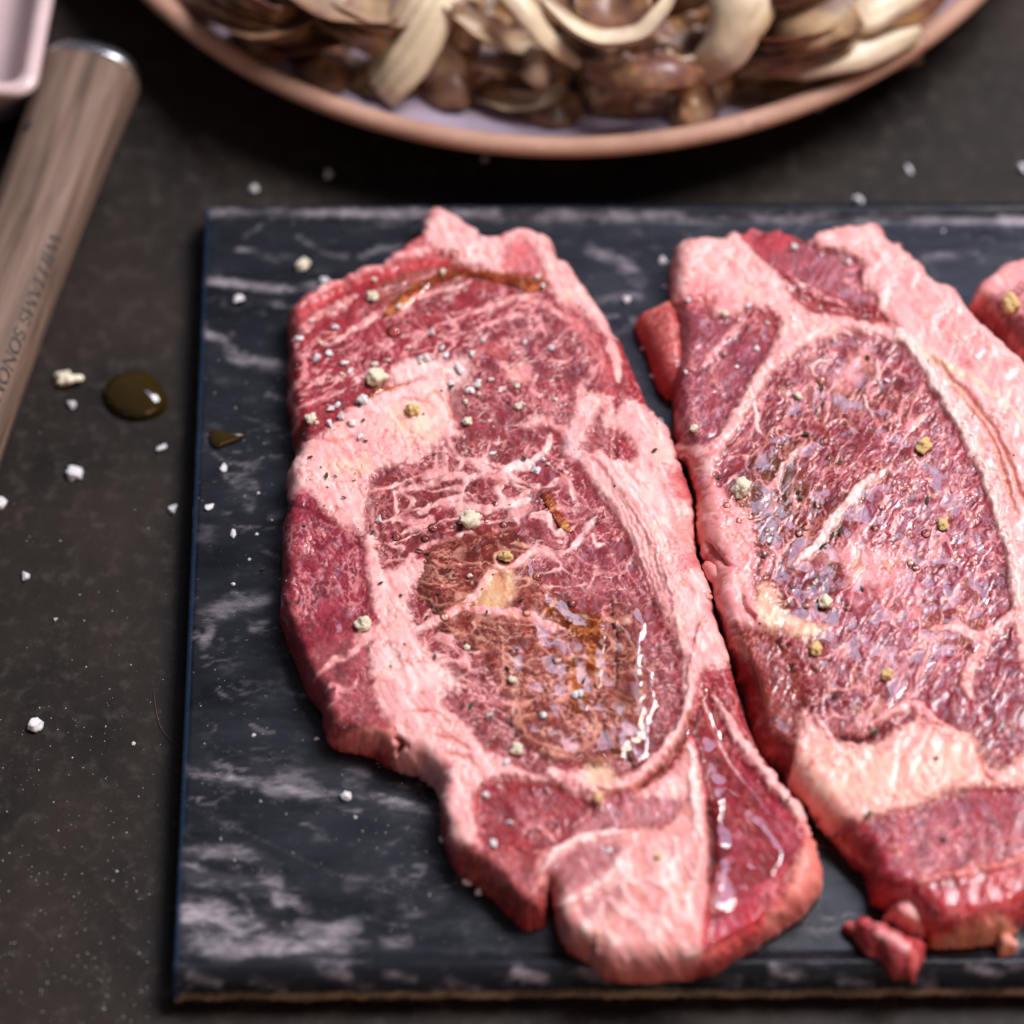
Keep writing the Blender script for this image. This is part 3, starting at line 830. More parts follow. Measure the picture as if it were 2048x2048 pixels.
    s.line(cB((1050, 600), (1200, 615), (1400, 630), (1500, 680), (1620, 720)), 15, FATP, rel=0.0003)
    s.line(cB((1330, 240), (1440, 255), (1560, 295), (1680, 270)), 8, FAT)
    for pts, w in [(((720, 370), (800, 285), (900, 240), (1010, 205)), 8), (((940, 470), (1040, 460)), 4), (((1210, 1090), (1320, 1135), (1460, 1100)), 9), (((1570, 1115), (1660, 1070), (1650, 1000)), 9),
                   (((1600, 1280), (1650, 1350), (1760, 1365)), 9), (((1480, 1160), (1540, 1190)), 8), (((1210, 1080), (1290, 1020), (1270, 970)), 6), (((1290, 1190), (1340, 1160)), 6), (((1350, 840), (1300, 900), (1360, 960)), 5), (((900, 330), (1000, 360), (1150, 330)), 4), (((730, 130), (820, 110), (900, 90)), 9)]:
        s.line(cB(*pts), w, FATP)
    # left inner band and the left muscle
    s.poly(cB((520, 210), (570, 200), (600, 350), (660, 400), (790, 330), (860, 360), (790, 460), (760, 550), (770, 650), (810, 730), (880, 850), (760, 900), (660, 800), (560, 820), (600, 690), (560, 560), (530, 380)), FAT, 1, 4, rel=0.0006)
    s.poly(cB((70, 60), (200, -60), (300, 40), (420, 190), (500, 220), (540, 400), (560, 580), (600, 690), (440, 780), (280, 800), (160, 860), (60, 600), (50, 300)), PURP, 0, 4, wet=0.85, rough=1.4)
    s.marble(cB((60, 100), (480, 200), (560, 640), (160, 800), (50, 500)), 75, 40, 18, 0.10, PINK, 0.6, 14)
    s.poly(cB((140, 880), (300, 800), (520, 720), (560, 820), (560, 1000), (590, 1130), (640, 1230), (500, 1280), (380, 1290), (300, 1200), (200, 1010)), (0.30, 0.06, 0.07), 0, 4, wet=0.6)
    s.line(cB((240, 990), (330, 910), (440, 840), (560, 760), (640, 700)), 12, FATP); s.line(cB((300, 1080), (350, 1020), (420, 1060), (480, 990)), 6, FATP)
    s.line(cB((330, 1160), (380, 1090), (370, 1040)), 6, PINK); s.poly(cB((470, 760), (600, 690), (640, 760), (540, 800)), FAT, 1, 4)
    s.poly(cB((360, 1330), (440, 1290), (620, 1250), (690, 1240), (690, 1330), (600, 1390), (430, 1390), (330, 1330)), SAL, 0.8, 4, 0.85, rel=0.0003)
    # fat saddle towards the front
    s.poly(cB((560, 820), (660, 810), (820, 880), (900, 860), (1010, 980), (1050, 1030), (940, 1080), (1000, 1180), (1110, 1280), (1190, 1390), (1310, 1440), (1410, 1510), (1560, 1530), (1720, 1490),
              (1790, 1590), (1850, 1700), (1700, 1640), (1560, 1570), (1300, 1580), (1130, 1620), (1130, 1800), (1160, 1950), (1020, 1950), (960, 1700), (870, 1550), (690, 1480), (680, 1330), (690, 1240), (600, 1150), (570, 1000)), FAT, 1, 4, rel=0.0005)
    s.poly(cB((650, 820), (900, 900), (1000, 1000), (800, 1000), (640, 960)), FATW, 1, 20, 0.6)
    for pts in (((760, 1180), (900, 1170), (1000, 1250)), ((900, 1300), (1000, 1320), (1120, 1400)), ((960, 1400), (1060, 1420), (1150, 1480)), ((690, 1290), (740, 1330), (760, 1370))):
        s.groove(cB(*pts), 6, 0.0006, SAL, 0.6)
    s.groove(cB((690, 1300), (720, 1340), (690, 1400)), 10, 0.0018, DARK, 0.9)
    # lower window muscles
    s.poly(cC((255, 560), (320, 480), (450, 470), (560, 490), (680, 480), (790, 580), (790, 640), (700, 700), (610, 800), (480, 780), (290, 750)), (0.26, 0.024, 0.030), 0, 4, rel=-0.0010)
    s.line(cC((480, 720), (520, 670), (640, 760)), 6, PINK); s.line(cC((700, 700), (760, 640), (790, 600)), 8, FATP)
    s.poly(cC((160, 800), (300, 770), (480, 800), (570, 870), (590, 1000), (580, 1130), (500, 1175), (400, 1100), (190, 920)), (0.33, 0.055, 0.055), 0, 5, rel=-0.0004)
    s.marble(cC((160, 800), (480, 800), (580, 900), (570, 1130), (400, 1100)), 40, 50, 26, 0.10, FATP, 0.5, 21)
    s.poly(cC((800, 610), (1000, 585), (1180, 560), (1210, 620), (1100, 690), (900, 700), (760, 750), (700, 740)), (0.36, 0.10, 0.11), 0.2, 6, wet=0.7)
    # pale bottom lobe
    s.poly(cC((530, 850), (620, 780), (900, 715), (1100, 705), (1210, 630), (1230, 480), (1100, 520), (1180, 430), (1250, 290), (1290, 400), (1320, 620), (1335, 900), (1310, 1200), (1310, 1300), (1200, 1390), (1080, 1420), (900, 1400),
              (700, 1270), (640, 1180), (610, 1030), (560, 960)), (0.70, 0.30, 0.275), 0.85, 4, rel=0.0003, rough=2.0)
    s.poly(cC((590, 870), (690, 810), (880, 760), (930, 820), (850, 910), (720, 990), (640, 1000)), (0.34, 0.09, 0.10), 0.1, 6, 0.9)
    s.poly(cC((760, 1070), (880, 980), (960, 990), (900, 1090), (780, 1160)), (0.36, 0.12, 0.12), 0.2, 6, 0.8)
    s.cells(cC((900, 800), (1320, 700), (1310, 1300), (900, 1360), (700, 1200)), 70, 78, 52, 0.17, FATW, 0.9, 31, rel=0.0005)
    s.line(cC((560, 900), (640, 800), (800, 745), (950, 720)), 14, FATW, rel=0.0005); s.line(cC((640, 1060), (760, 1000), (860, 930), (950, 850)), 13, FATW, rel=0.0005); s.line(cC((1240, 330), (1260, 480), (1270, 620), (1290, 760)), 16, FATW, rel=0.0005)
    s.poly(cC((1130, 1200), (1220, 1180), (1240, 1260), (1150, 1280)), SAL, 0.5, 8, 0.5)
    s.poly(cC((700, 1290), (900, 1340), (1200, 1340), (1300, 1330), (1180, 1420), (900, 1420)), SAL, 0.8, 10, 0.6)
    s.poly(cC((1000, 540), (1180, 450), (1240, 480), (1210, 560), (1050, 560)), FAT, 1, 5)
    # membrane ring and its fold
    s.line(cV((1130, 860), (1200, 960), (1255, 1070), (1285, 1180), (1298, 1290), (1285, 1370), (1245, 1430), (1190, 1475), (1130, 1492), (1080, 1480), (1040, 1455)), 22, FAT, rel=0.0007, taper=False)
    s.line(cK((1180, 330), (1120, 640), (1090, 900), (1010, 1150), (880, 1370), (700, 1560), (520, 1660), (360, 1650)), 17, FAT, rel=0.0010)
    s.groove(cK((1090, 1060), (1030, 1260), (920, 1440), (780, 1590), (640, 1660)), 9, 0.0020, (0.35, 0.09, 0.05), 0.8)
    s.poly(cK((300, 1480), (420, 1440), (520, 1600), (420, 1680), (280, 1600)), FATY, 1, 6, 0.8)
    # wet wedge at the right front
    s.poly(cC((1250, 230), (1310, 60), (1350, 60), (1400, 250), (1540, 450), (1690, 600), (1790, 720), (1760, 800), (1700, 940), (1620, 1090), (1500, 1200), (1330, 1300), (1310, 1180), (1335, 900), (1330, 600), (1280, 400)), (0.33, 0.028, 0.048), 0, 5, wet=1.0, rough=0.45, rel=-0.0009)
    s.poly(cC((1310, 1080), (1500, 1040), (1650, 900), (1720, 900), (1640, 1080), (1500, 1220), (1330, 1320)), (0.46, 0.02, 0.035), 0, 12, 0.9, wet=0.9)
    s.groove(cC((1335, 560), (1345, 780), (1335, 960)), 12, 0.0015, DARK, 0.8)
    s.line(cC((1350, 90), (1440, 250), (1580, 440), (1720, 600), (1800, 720)), 15, FAT, rel=0.0005)
    s.line(cC((1290, 60), (1370, 300), (1500, 480)), 5, FATP, a=0.7)
    s.poly(cC((1690, 920), (1770, 780), (1810, 740), (1860, 900), (1850, 970), (1780, 1090), (1700, 1190), (1590, 1220), (1600, 1120), (1680, 1010)), SAL, 1, 5, rel=0.0003)
    s.poly(cC((1310, 1260), (1500, 1210), (1600, 1130), (1600, 1200), (1400, 1330), (1300, 1350)), (0.55, 0.10, 0.08), 0.2, 8, 0.8)
paint1(S1)
root1 = empty('steak', (float(S1.plan[:, 0].mean()), float(S1.plan[:, 1].mean()), ZB))
tag(root1, 'long raw marbled steak with a pale fat patch, sprinkled with salt and garlic crumbs', 'steak', 'raw steaks on the slate board')
S1.finish('meat', root1)

# ---- second steak ------------------------------------------------
out2 = cD((270, 230), (340, 180), (430, 170), (500, 180), (540, 152), (580, 122), (650, 105), (700, 130), (760, 110), (820, 140), (900, 168), (960, 140), (1080, 115), (1180, 120), (1200, 95),
          (1240, 120), (1290, 200), (1340, 200), (1400, 270), (1480, 350), (1600, 430), (1690, 560), (1800, 655), (1932, 790)) + \
    [(2100, 830), (2150, 960), (2190, 1120), (2200, 1350), (2190, 1560), (2150, 1740), (2090, 1830)] + \
    cE((1523, 1500), (1440, 1560), (1330, 1590), (1130, 1590), (1040, 1490), (930, 1440), (870, 1400), (840, 1290), (780, 1240), (700, 1130), (600, 1010), (510, 900), (470, 850), (370, 740), (330, 560), (270, 400), (230, 300), (200, 160)) + \
    cD((440, 1800), (400, 1720), (370, 1600), (360, 1450), (330, 1300), (280, 1200), (255, 1080), (260, 900), (265, 700), (250, 520), (255, 350))
S2 = Steak(out2, 0.0112, ZB, 0.0037, seed=200)
def paint2(s):
    s.base((0.20, 0.019, 0.026))
    s.rough[:] = 1.25; s.wet[:] = 0.8; s.grain = 118.0
    eye = cD((800, 780), (900, 680), (1050, 630), (1220, 640), (1330, 700), (1450, 870), (1560, 1050), (1660, 1250), (1740, 1450), (1800, 1700), (1850, 1950), (1800, 2200), (1200, 2600), (700, 2400), (680, 1950), (640, 1700), (500, 1450), (480, 1250), (620, 950))
    s.poly(cD((1300, 900), (1600, 1200), (1800, 1700), (1700, 2300), (1200, 2400), (1100, 1500)), PURP, 0, 40, 0.8)
    s.poly(cD((650, 1250), (850, 1200), (920, 1500), (700, 1640), (560, 1450)), (0.13, 0.045, 0.015), 0, 24, 0.8, wet=1)
    s.marble(eye, -52, 46, 15, 0.10, (0.5, 0.14, 0.14), 0.55, 3); s.marble(eye, 60, 30, 12, 0.07, FATP, 0.45, 4, brk=0.15)
    s.cells(eye, -58, 96, 44, 0.045, FATP, 0.85, 45); s.marble(eye, -70, 44, 12, 0.05, FAT, 0.8, 19, brk=0.12)
    for pts, w in [(((1210, 1320), (1090, 1450), (1000, 1560), (940, 1650), (830, 1750)), 19), (((1160, 940), (1190, 1000), (1205, 1040)), 6), (((1230, 760), (1240, 860)), 8), (((760, 1290), (850, 1190)), 6),
                   (((640, 960), (650, 1050), (670, 1110)), 6), (((1310, 1270), (1220, 1330), (1180, 1400)), 9), (((1000, 760), (920, 800), (940, 850)), 5)]:
        s.line(cD(*pts), w, FATW, rel=0.0005)
    s.poly(cD((1010, 850), (1090, 770), (1170, 690), (1220, 780), (1140, 850), (1060, 940)), PINK, 0.6, 8, 0.85)
    s.poly(cL((520, 380), (680, 330), (800, 300), (900, 260), (1050, 310), (1260, 310), (1200, 400), (1180, 500), (1090, 560), (1000, 500), (900, 520), (860, 380), (700, 350)), FATP, 1, 8, 0.85)
    s.poly(cL((900, 560), (1100, 500), (1300, 560), (1250, 680), (1000, 640)), LRED, 0.2, 16, 0.6)
    s.poly(cL((640, 460), (830, 360), (840, 430), (800, 540), (680, 540)), (0.16, 0.03, 0.02), 0, 6, 0.9)
    for pts, w in [(((1130, 240), (1230, 230), (1330, 260), (1450, 200), (1530, 120)), 19), (((1370, 270), (1330, 340), (1280, 430), (1290, 530)), 18), (((1180, 260), (1080, 310), (980, 340)), 8), (((1050, 470), (1090, 380), (1130, 280)), 7)]:
        s.line(cE(*pts), w, FAT, rel=0.0005)
    # membrane ring
    s.line(cD((300, 1200), (400, 1210), (490, 1150), (540, 1070), (600, 980), (650, 880), (720, 790), (830, 710), (950, 640), (1060, 600), (1160, 600)), 26, FAT, rel=0.0008, taper=False)
    s.poly(cD((760, 600), (900, 550), (1040, 560), (1150, 590), (1220, 570), (1350, 640), (1300, 680), (1220, 640), (1060, 620), (900, 690), (770, 760), (690, 790), (740, 690)), FAT, 1, 4, rel=0.0005)
    # lobe at the back
    s.poly(cD((260, 240), (340, 170), (500, 170), (550, 150), (640, 240), (720, 330), (790, 400), (820, 460), (900, 540), (780, 600), (740, 560), (640, 520), (560, 560), (440, 560), (420, 480), (300, 480), (260, 560)), FAT, 1, 5, rel=0.0007)
    s.poly(cD((300, 420), (420, 400), (540, 470), (520, 560), (330, 560)), LRED, 0.3, 12, 0.6)
    s.poly(cD((550, 140), (650, 100), (760, 110), (900, 175), (1000, 230), (1160, 290), (1150, 350), (1225, 455), (1180, 500), (1080, 480), (970, 440), (870, 390), (780, 330), (700, 290)), (0.30, 0.06, 0.075), 0, 4, rel=-0.0012, rough=0.5)
    s.poly(cD((560, 140), (650, 100), (760, 110), (860, 170), (700, 220)), RED, 0, 12, 0.7)
    s.line(cD((820, 330), (870, 400), (970, 450), (1100, 510)), 9, FATP)
    s.poly(cD((830, 430), (950, 480), (1080, 510), (1200, 520), (1330, 610), (1280, 600), (1150, 580), (1020, 540), (900, 520)), (0.30, 0.05, 0.05), 0, 4, rel=-0.0008)
    # strap along the far side
    s.poly(cD((900, 168), (1080, 115), (1200, 95), (1300, 200), (1400, 270), (1600, 430), (1700, 560), (1810, 655), (2000, 820), (2200, 1200), (2300, 1900), (2250, 2500), (1950, 2300), (1890, 1950), (1870, 1700), (1830, 1560), (1780, 1420), (1720, 1260), (1650, 1120), (1580, 1000), (1500, 870), (1420, 740), (1330, 630),
              (1220, 470), (1160, 380), (1160, 290), (1010, 230)), FAT, 1, 4, rel=0.0004)
    s.poly(cD((1280, 330), (1500, 420), (1700, 650), (1850, 850), (1700, 820), (1450, 620)), FATP, 1, 30, 0.6)
    s.marble(cD((1280, 300), (1500, 380), (1900, 780), (1900, 950), (1400, 600)), 42, 60, 10, 0.12, LRED, 0.35, 9)
    s.poly(cD((1600, 700), (1680, 800), (1640, 790)), RED, 0, 5, 0.8)
    s.line(cD((1400, 700), (1550, 790), (1700, 870), (1850, 990), (1990, 1120)), 9, FATY)
    s.line(cD((1330, 640), (1420, 740), (1500, 870), (1580, 1000), (1650, 1120), (1720, 1260), (1780, 1420), (1830, 1580), (1870, 1700), (1890, 1950)), 15, FATW, rel=0.0008, taper=False)
    for pts in (((1560, 860), (1680, 1000), (1780, 1150), (1850, 1350), (1900, 1550)), ((1680, 960), (1800, 1120), (1900, 1350), (1960, 1500)), ((1480, 740), (1600, 870), (1740, 1010))):
        s.groove(cD(*pts), 8, 0.0010, (0.5, 0.2, 0.10), 0.6)
    # left muscle
    s.poly(cD((270, 560), (330, 520), (450, 560), (560, 560), (640, 520), (760, 560), (740, 680), (640, 830), (560, 980), (470, 1120), (400, 1180), (320, 1170), (255, 1080), (260, 800)), (0.25, 0.050, 0.070), 0, 5, wet=0.9)
    s.poly(cD((540, 570), (640, 520), (760, 560), (720, 660), (600, 660)), (0.30, 0.04, 0.035), 0, 8, 0.8)
    s.line(cD((600, 570), (540, 640), (480, 700), (400, 790)), 12, FATP)
    s.marble(cD((270, 700), (520, 700), (560, 960), (400, 1180), (260, 1080)), 60, 40, 15, 0.10, PINK, 0.6, 12)
    # fat folds at the near left
    s.poly(cD((290, 1190), (400, 1210), (500, 1140), (470, 1250), (440, 1340), (520, 1440), (620, 1520), (640, 1700), (640, 1900), (700, 2050), (600, 2060), (480, 1960), (430, 1800), (380, 1620), (370, 1450), (330, 1300)), FATP, 1, 4, rel=0.0006)
    s.poly(cD((360, 1400), (430, 1420), (430, 1600), (380, 1650)), SAL, 0.8, 10, 0.7)
    s.poly(cL((340, 530), (420, 520), (480, 640), (600, 720), (760, 770), (640, 820), (560, 800), (500, 760), (420, 800), (340, 700)), FATY, 1, 6, 0.9, rel=0.0004)
    s.groove(cD((420, 1640), (470, 1700), (540, 1770)), 8, 0.0012, SAL, 0.7); s.groove(cL((250, 560), (270, 640), (340, 740)), 7, 0.0012, (0.3, 0.05, 0.04), 0.8)
    s.poly(cL((230, 760), (420, 780), (520, 860), (620, 1150), (620, 1300), (560, 1500), (500, 1680), (380, 1500), (270, 1200), (180, 950)), (0.24, 0.040, 0.028), 0, 8, rel=-0.0008, wet=1, rough=0.6)
    # pale pad at the front
    s.poly(cE((570, 580), (620, 650), (720, 720), (850, 735), (950, 690), (1060, 620), (1160, 640), (1290, 700), (1330, 780), (1400, 850), (1523, 780), (1560, 900), (1380, 920), (1200, 930), (1050, 1000), (900, 1040), (760, 1060), (690, 1120), (600, 1010), (505, 900), (540, 740)), (0.80, 0.40, 0.35), 0.95, 5, rel=0.0009)
    s.poly(cE((600, 760), (900, 800), (1250, 760), (1300, 860), (900, 1000), (640, 980)), FATY, 1, 40, 0.45)
    s.poly(cE((505, 880), (600, 940), (760, 1050), (690, 1120), (600, 1010)), SAL, 0.9, 14, 0.85)
    s.line(cE((860, 650), (950, 590), (1040, 560), (1110, 610), (1180, 650)), 17, FATP, rel=0.0008)
    s.line(cE((620, 600), (680, 680), (760, 730), (860, 730)), 10, FAT, rel=0.0006)
    s.groove(cE((700, 690), (770, 715), (860, 700), (960, 650)), 14, 0.0016, DARK, 0.6)
    s.groove(cE((1330, 770), (1350, 860), (1390, 900)), 8, 0.0010, SAL, 0.6)
    # front muscle with salmon lines
    s.poly(cE((700, 1120), (780, 1070), (900, 1045), (1080, 1005), (1330, 925), (1600, 960), (1600, 1300), (1300, 1290), (1090, 1320), (900, 1290), (790, 1230)), (0.30, 0.022, 0.036), 0, 5, wet=0.55, rough=0.5)
    s.marble(cE((900, 1150), (1523, 1100), (1523, 1270), (1000, 1290)), 5, 60, 26, 0.09, SAL, 0.55, 17)
    s.line(cE((700, 1130), (780, 1200), (870, 1250)), 13, (0.6, 0.12, 0.09), 0.6)
    s.line(cE((1050, 1320), (1200, 1290), (1300, 1275), (1420, 1250), (1540, 1210)), 13, SAL, rel=0.0006)
    s.poly(cE((900, 1300), (1090, 1330), (1300, 1300), (1600, 1240), (1600, 1420), (1300, 1470), (1130, 1520), (1000, 1480), (860, 1390)), (0.42, 0.024, 0.032), 0, 6)
    s.poly(cE((1090, 1530), (1250, 1480), (1420, 1420), (1600, 1400), (1600, 1500), (1400, 1480), (1250, 1520), (1130, 1580)), (0.55, 0.04, 0.05), 0, 8, 0.9)
    s.poly(cE((1100, 1590), (1250, 1520), (1350, 1485), (1430, 1475), (1500, 1540), (1450, 1640), (1100, 1640)), (0.82, 0.36, 0.19), 1, 5, rel=0.0004)
paint2(S2)
root2 = empty('steak', (float(S2.plan[:, 0].mean()), float(S2.plan[:, 1].mean()), ZB))
tag(root2, 'raw rib steak with wet glistening dark eye ringed by a pale fat strap', 'steak', 'raw steaks on the slate board')
S2.finish('meat', root2)

# ---- third steak, mostly out of the frame ------------------------
out3 = [(1930, 618), (1945, 590), (1968, 555), (2014, 521), (2060, 512), (2200, 500), (2340, 540), (2430, 700), (2440, 950), (2390, 1200), (2300, 1330), (2225, 1200),
        (2205, 1050), (2170, 920), (2110, 800), (2050, 735), (1990, 668)]
S3 = Steak(out3, 0.0100, ZB, 0.0036, cell=0.0004, seed=300)
def paint3(s):
    s.base((0.22, 0.042, 0.048))
    s.poly([(1925, 620), (1968, 550), (2014, 515), (2100, 505), (2100, 550), (2020, 575), (1965, 610)], FATP, 0.9, 6, 0.9)
    s.marble([(1900, 500), (2500, 480), (2450, 1400), (2100, 1300)], 30, 60, 22, 0.10, FATP, 0.7, 3)
    s.line([(2100, 560), (2200, 640), (2250, 800), (2300, 1000)], 20, FAT)
paint3(S3)
root3 = empty('steak', (float(S3.plan[:, 0].mean()), float(S3.plan[:, 1].mean()), ZB))
tag(root3, 'small visible end of a raw steak tucked beyond the fat strap of its neighbour', 'steak', 'raw steaks on the slate board')
S3.finish('meat', root3)

# ------------------------------------------------------------------ generic small shapes
def flesh_attrs(me, col, fat, wet, var=0.25, seed=0):
    n = len(me.vertices)
    co = np.empty(n * 3); me.vertices.foreach_get('co', co); co = co.reshape(-1, 3)
    g = fbm(co[:, 0] * 500, co[:, 1] * 500, co[:, 2] * 500, 3, seed)
    c = np.clip(np.array(col)[None] * (1 + var * g)[:, None], 0.005, 0.9)
    set_attr(me, 'flesh', c); set_attr(me, 'fat', np.full(n, fat)); set_attr(me, 'wet', np.full(n, wet))

def tube_mesh(name, pts, radii, seg=18, sub=6, flat=1.0, lump=0.12, seed=0):
    """closed tapering tube through 3-D points"""
    P = spline(np.array(pts), False, sub); r = np.interp(np.linspace(0, 1, len(P)), np.linspace(0, 1, len(radii)), radii)
    n = len(P); V = []; F = []
    for i in range(n):
        T = P[min(i + 1, n - 1)] - P[max(i - 1, 0)]; T /= np.linalg.norm(T) + 1e-12
        S = np.cross(T, [0, 0, 1.0]); S /= np.linalg.norm(S) + 1e-9; N = np.cross(S, T)
        e = min(i, n - 1 - i)
        k = min(1.0, math.sqrt(max(0.0, 1 - (1 - min(e / max(2.0, sub * 0.6), 1)) ** 2)) + 0.02)
        for j in range(seg):
            a = 2 * math.pi * j / seg
            V.append(P[i] + (S * math.cos(a) + N * math.sin(a) * flat) * r[i] * k)
        if i:
            for j in range(seg):
                F.append((i * seg - seg + j, i * seg - seg + (j + 1) % seg, i * seg + (j + 1) % seg, i * seg + j))
    V = np.array(V); sc = 1.2 / np.mean(radii)
    C = np.repeat(P, seg, 0); d = V - C
    V = C + d * (1 + lump * fbm(V[:, 0] * sc, V[:, 1] * sc, V[:, 2] * sc, 2, seed))[:, None]
    me = np_mesh(name, V, F)
    bm = bmesh.new(); bm.from_mesh(me)
    bmesh.ops.holes_fill(bm, edges=[e for e in bm.edges if e.is_boundary], sides=0)
    bmesh.ops.recalc_face_normals(bm, faces=bm.faces); bm.to_mesh(me); bm.free()
    me.polygons.foreach_set('use_smooth', np.ones(len(me.polygons), bool))
    return me

def flesh_tube(name, px_pts, radii, col, fat, wet, parent, seed=0, flat=0.8):
    pts = [unproj(x, y, z) for x, y, z in px_pts]
    me = tube_mesh(name, pts, radii, 20, 6, flat, 0.25, seed)
    flesh_attrs(me, col, fat, wet, 0.25, seed)
    return link(name, me, M_FLESH, parent)

zt = ZB + 0.012
def slip(name, pts, H, z0, col, parent, seed, fat=0.0, Rr=0.0025, lines=(), wet=0.8):
    q = Steak(pts, H, z0, Rr, cell=0.0003, seed=seed)
    q.base(col); q.fat[:] = fat; q.wet[:] = wet; q.rough[:] = 2.5
    q.marble(pts, 35, 40, 14, 0.12, PINK if fat < 0.5 else FATW, 0.6, 3)
    for l, w_, c_ in lines: q.line(l, w_, c_, 0.8)
    return q.finish(name, parent)
slip('fat_strand', cK((930, -30), (1010, -10), (1120, 40), (1245, 90), (1240, 190), (1140, 200), (1040, 120), (960, 60)), 0.0026, ZB + .0078, FAT, root1, 501, 1)
slip('fat_strand', cL((15, 370), (80, 362), (150, 420), (230, 490), (275, 540), (200, 560), (110, 520), (30, 450)), 0.0034, ZB + .0065, (0.74, 0.30, 0.27), root2, 502, 0.8)
slip('fat_strand', cL((10, 240), (50, 215), (90, 250), (95, 330), (50, 365), (10, 330)), 0.003, ZB + .006, FATP, root2, 503, 0.8)
slip('meat_flap', cE((740, 1505), (765, 1450), (800, 1470), (835, 1425), (880, 1470), (925, 1475), (1000, 1520), (1095, 1540), (1190, 1500), (1200, 1570), (1110, 1600), (1095, 1650), (1070, 1700), (1045, 1750), (1000, 1725), (960, 1730), (890, 1650), (850, 1640), (800, 1570)), 0.0075, ZB, (0.42, 0.045, 0.055), root2, 504, 0.0, 0.0042,
     [(cE((880, 1540), (960, 1560), (1040, 1620)), 16, (0.70, 0.28, 0.28)), (cE((780, 1560), (880, 1640), (970, 1700)), 8, (0.6, 0.10, 0.10)), (cE((1000, 1560), (1060, 1640), (1040, 1720)), 8, (0.62, 0.10, 0.09))], 1.0)
slip('fat_strand', cE((915, 1465), (950, 1400), (1000, 1375), (1050, 1400), (1100, 1450), (1160, 1540), (1080, 1570), (980, 1510)), 0.0092, ZB, FATP, root2, 505, 0.9, 0.0045)
slip('fat_strand', cE((1100, 1590), (1180, 1540), (1280, 1500), (1360, 1460), (1440, 1470), (1470, 1530), (1500, 1560), (1480, 1630), (1420, 1640), (1400, 1590), (1280, 1600), (1180, 1610)), 0.0062, ZB, (0.82, 0.38, 0.20), root2, 506, 1, 0.003)
SF = Steak(cD((50, 540), (100, 515), (190, 478), (260, 440), (330, 600), (330, 900), (270, 955), (225, 935), (170, 860), (130, 720), (85, 620)), 0.0085, ZB, 0.0045, cell=0.0004, seed=400)
SF.base((0.42, 0.06, 0.05)); SF.line(cD((60, 540), (150, 520), (230, 480)), 12, (0.6, 0.14, 0.10), 0.5)
SF.marble(cD((50, 500), (300, 440), (320, 950), (100, 800)), 60, 50, 20, 0.1, PINK, 0.4, 3)
SF.finish('meat_flap', root2)

# ------------------------------------------------------------------ oil lying on the meat
def oil(s, pts, level, mat, label, soft=10, blur=9, wav=0.0):
    o = s.pool('oil_pool', pts, level, mat, None, soft, blur, wav)
    tag(o, label, 'oil', 'oil pooled on the steaks')
    return o
pool1 = oil(S1, cB((820, 330), (1000, 150), (1300, 120), (1440, 190), (1490, 275), (1660, 310), (1490, 350), (1560, 450), (1660, 480), (1760, 590), (1900, 560), (1990, 650), (2080, 850), (2090, 1250), (1960, 1420), (1760, 1480), (1560, 1470), (1400, 1380), (1250, 1180), (1150, 900), (950, 760), (850, 560)),
            0.00016, M_OIL, 'golden oil pooled over the marbled eye of the long steak', 26, 22, 0.00010)
oil(S1, cB((1450, 560), (1560, 520), (1760, 590), (1870, 640), (1880, 800), (1860, 1000), (1780, 1200), (1650, 1180), (1600, 950), (1640, 760), (1520, 680)), 0.00004, M_OILD, 'deep amber oil at the far side of the marbled eye', 20, 18, 0.00005)
oil(S1, cA((600, 640), (720, 520), (850, 420), (1060, 380), (1300, 400), (1520, 440), (1500, 520), (1300, 480), (1080, 440), (900, 480), (760, 600), (660, 660)), 0.00022, M_OILD, 'amber oil in the fold along the back rim of the long steak', 7)
oil(S1, cC((1265, 260), (1310, 90), (1380, 220), (1480, 420), (1620, 600), (1700, 760), (1640, 920), (1520, 1080), (1350, 1120), (1345, 860), (1330, 560)), 0.00006, M_BUB, 'clear wet film on the dark red wedge of the long steak', 14, 14, 0.0002)
oil(S1, cJ((380, 900), (500, 860), (560, 1050), (720, 1250), (640, 1290), (500, 1160), (420, 1020)), 0.0003, M_OILD, 'thin greenish oil trickle beside the eye of the long steak', 5)
oil(S1, cM((980, 520), (1060, 440), (1250, 400), (1560, 350), (1500, 400), (1250, 450), (1120, 500), (1030, 560)), 0.0003, M_OILD, 'amber oil in the crease of the pale fat patch', 4)
oil(S1, cK((440, 180), (720, 200), (760, 420), (720, 620), (820, 720), (850, 1000), (790, 1150), (790, 1380), (660, 1500), (580, 1380), (430, 1340), (410, 1000), (480, 800), (500, 500)), 0.00016, M_BUB, 'thick clear oil with lilac shine at the lower side of the marbled eye', 12, 34, 0.00005)
pool2 = oil(S2, cD((640, 1150), (760, 1000), (860, 780), (1000, 700), (1250, 720), (1420, 900), (1560, 1100), (1680, 1350), (1760, 1600), (1800, 1900), (1700, 2200), (1500, 2250), (1200, 2500), (900, 2350), (700, 2000), (650, 1700), (540, 1420)),
            -0.00002, M_BUB, 'oil film glistening over the dark eye of the rib steak', 18, 10, 0.00015)

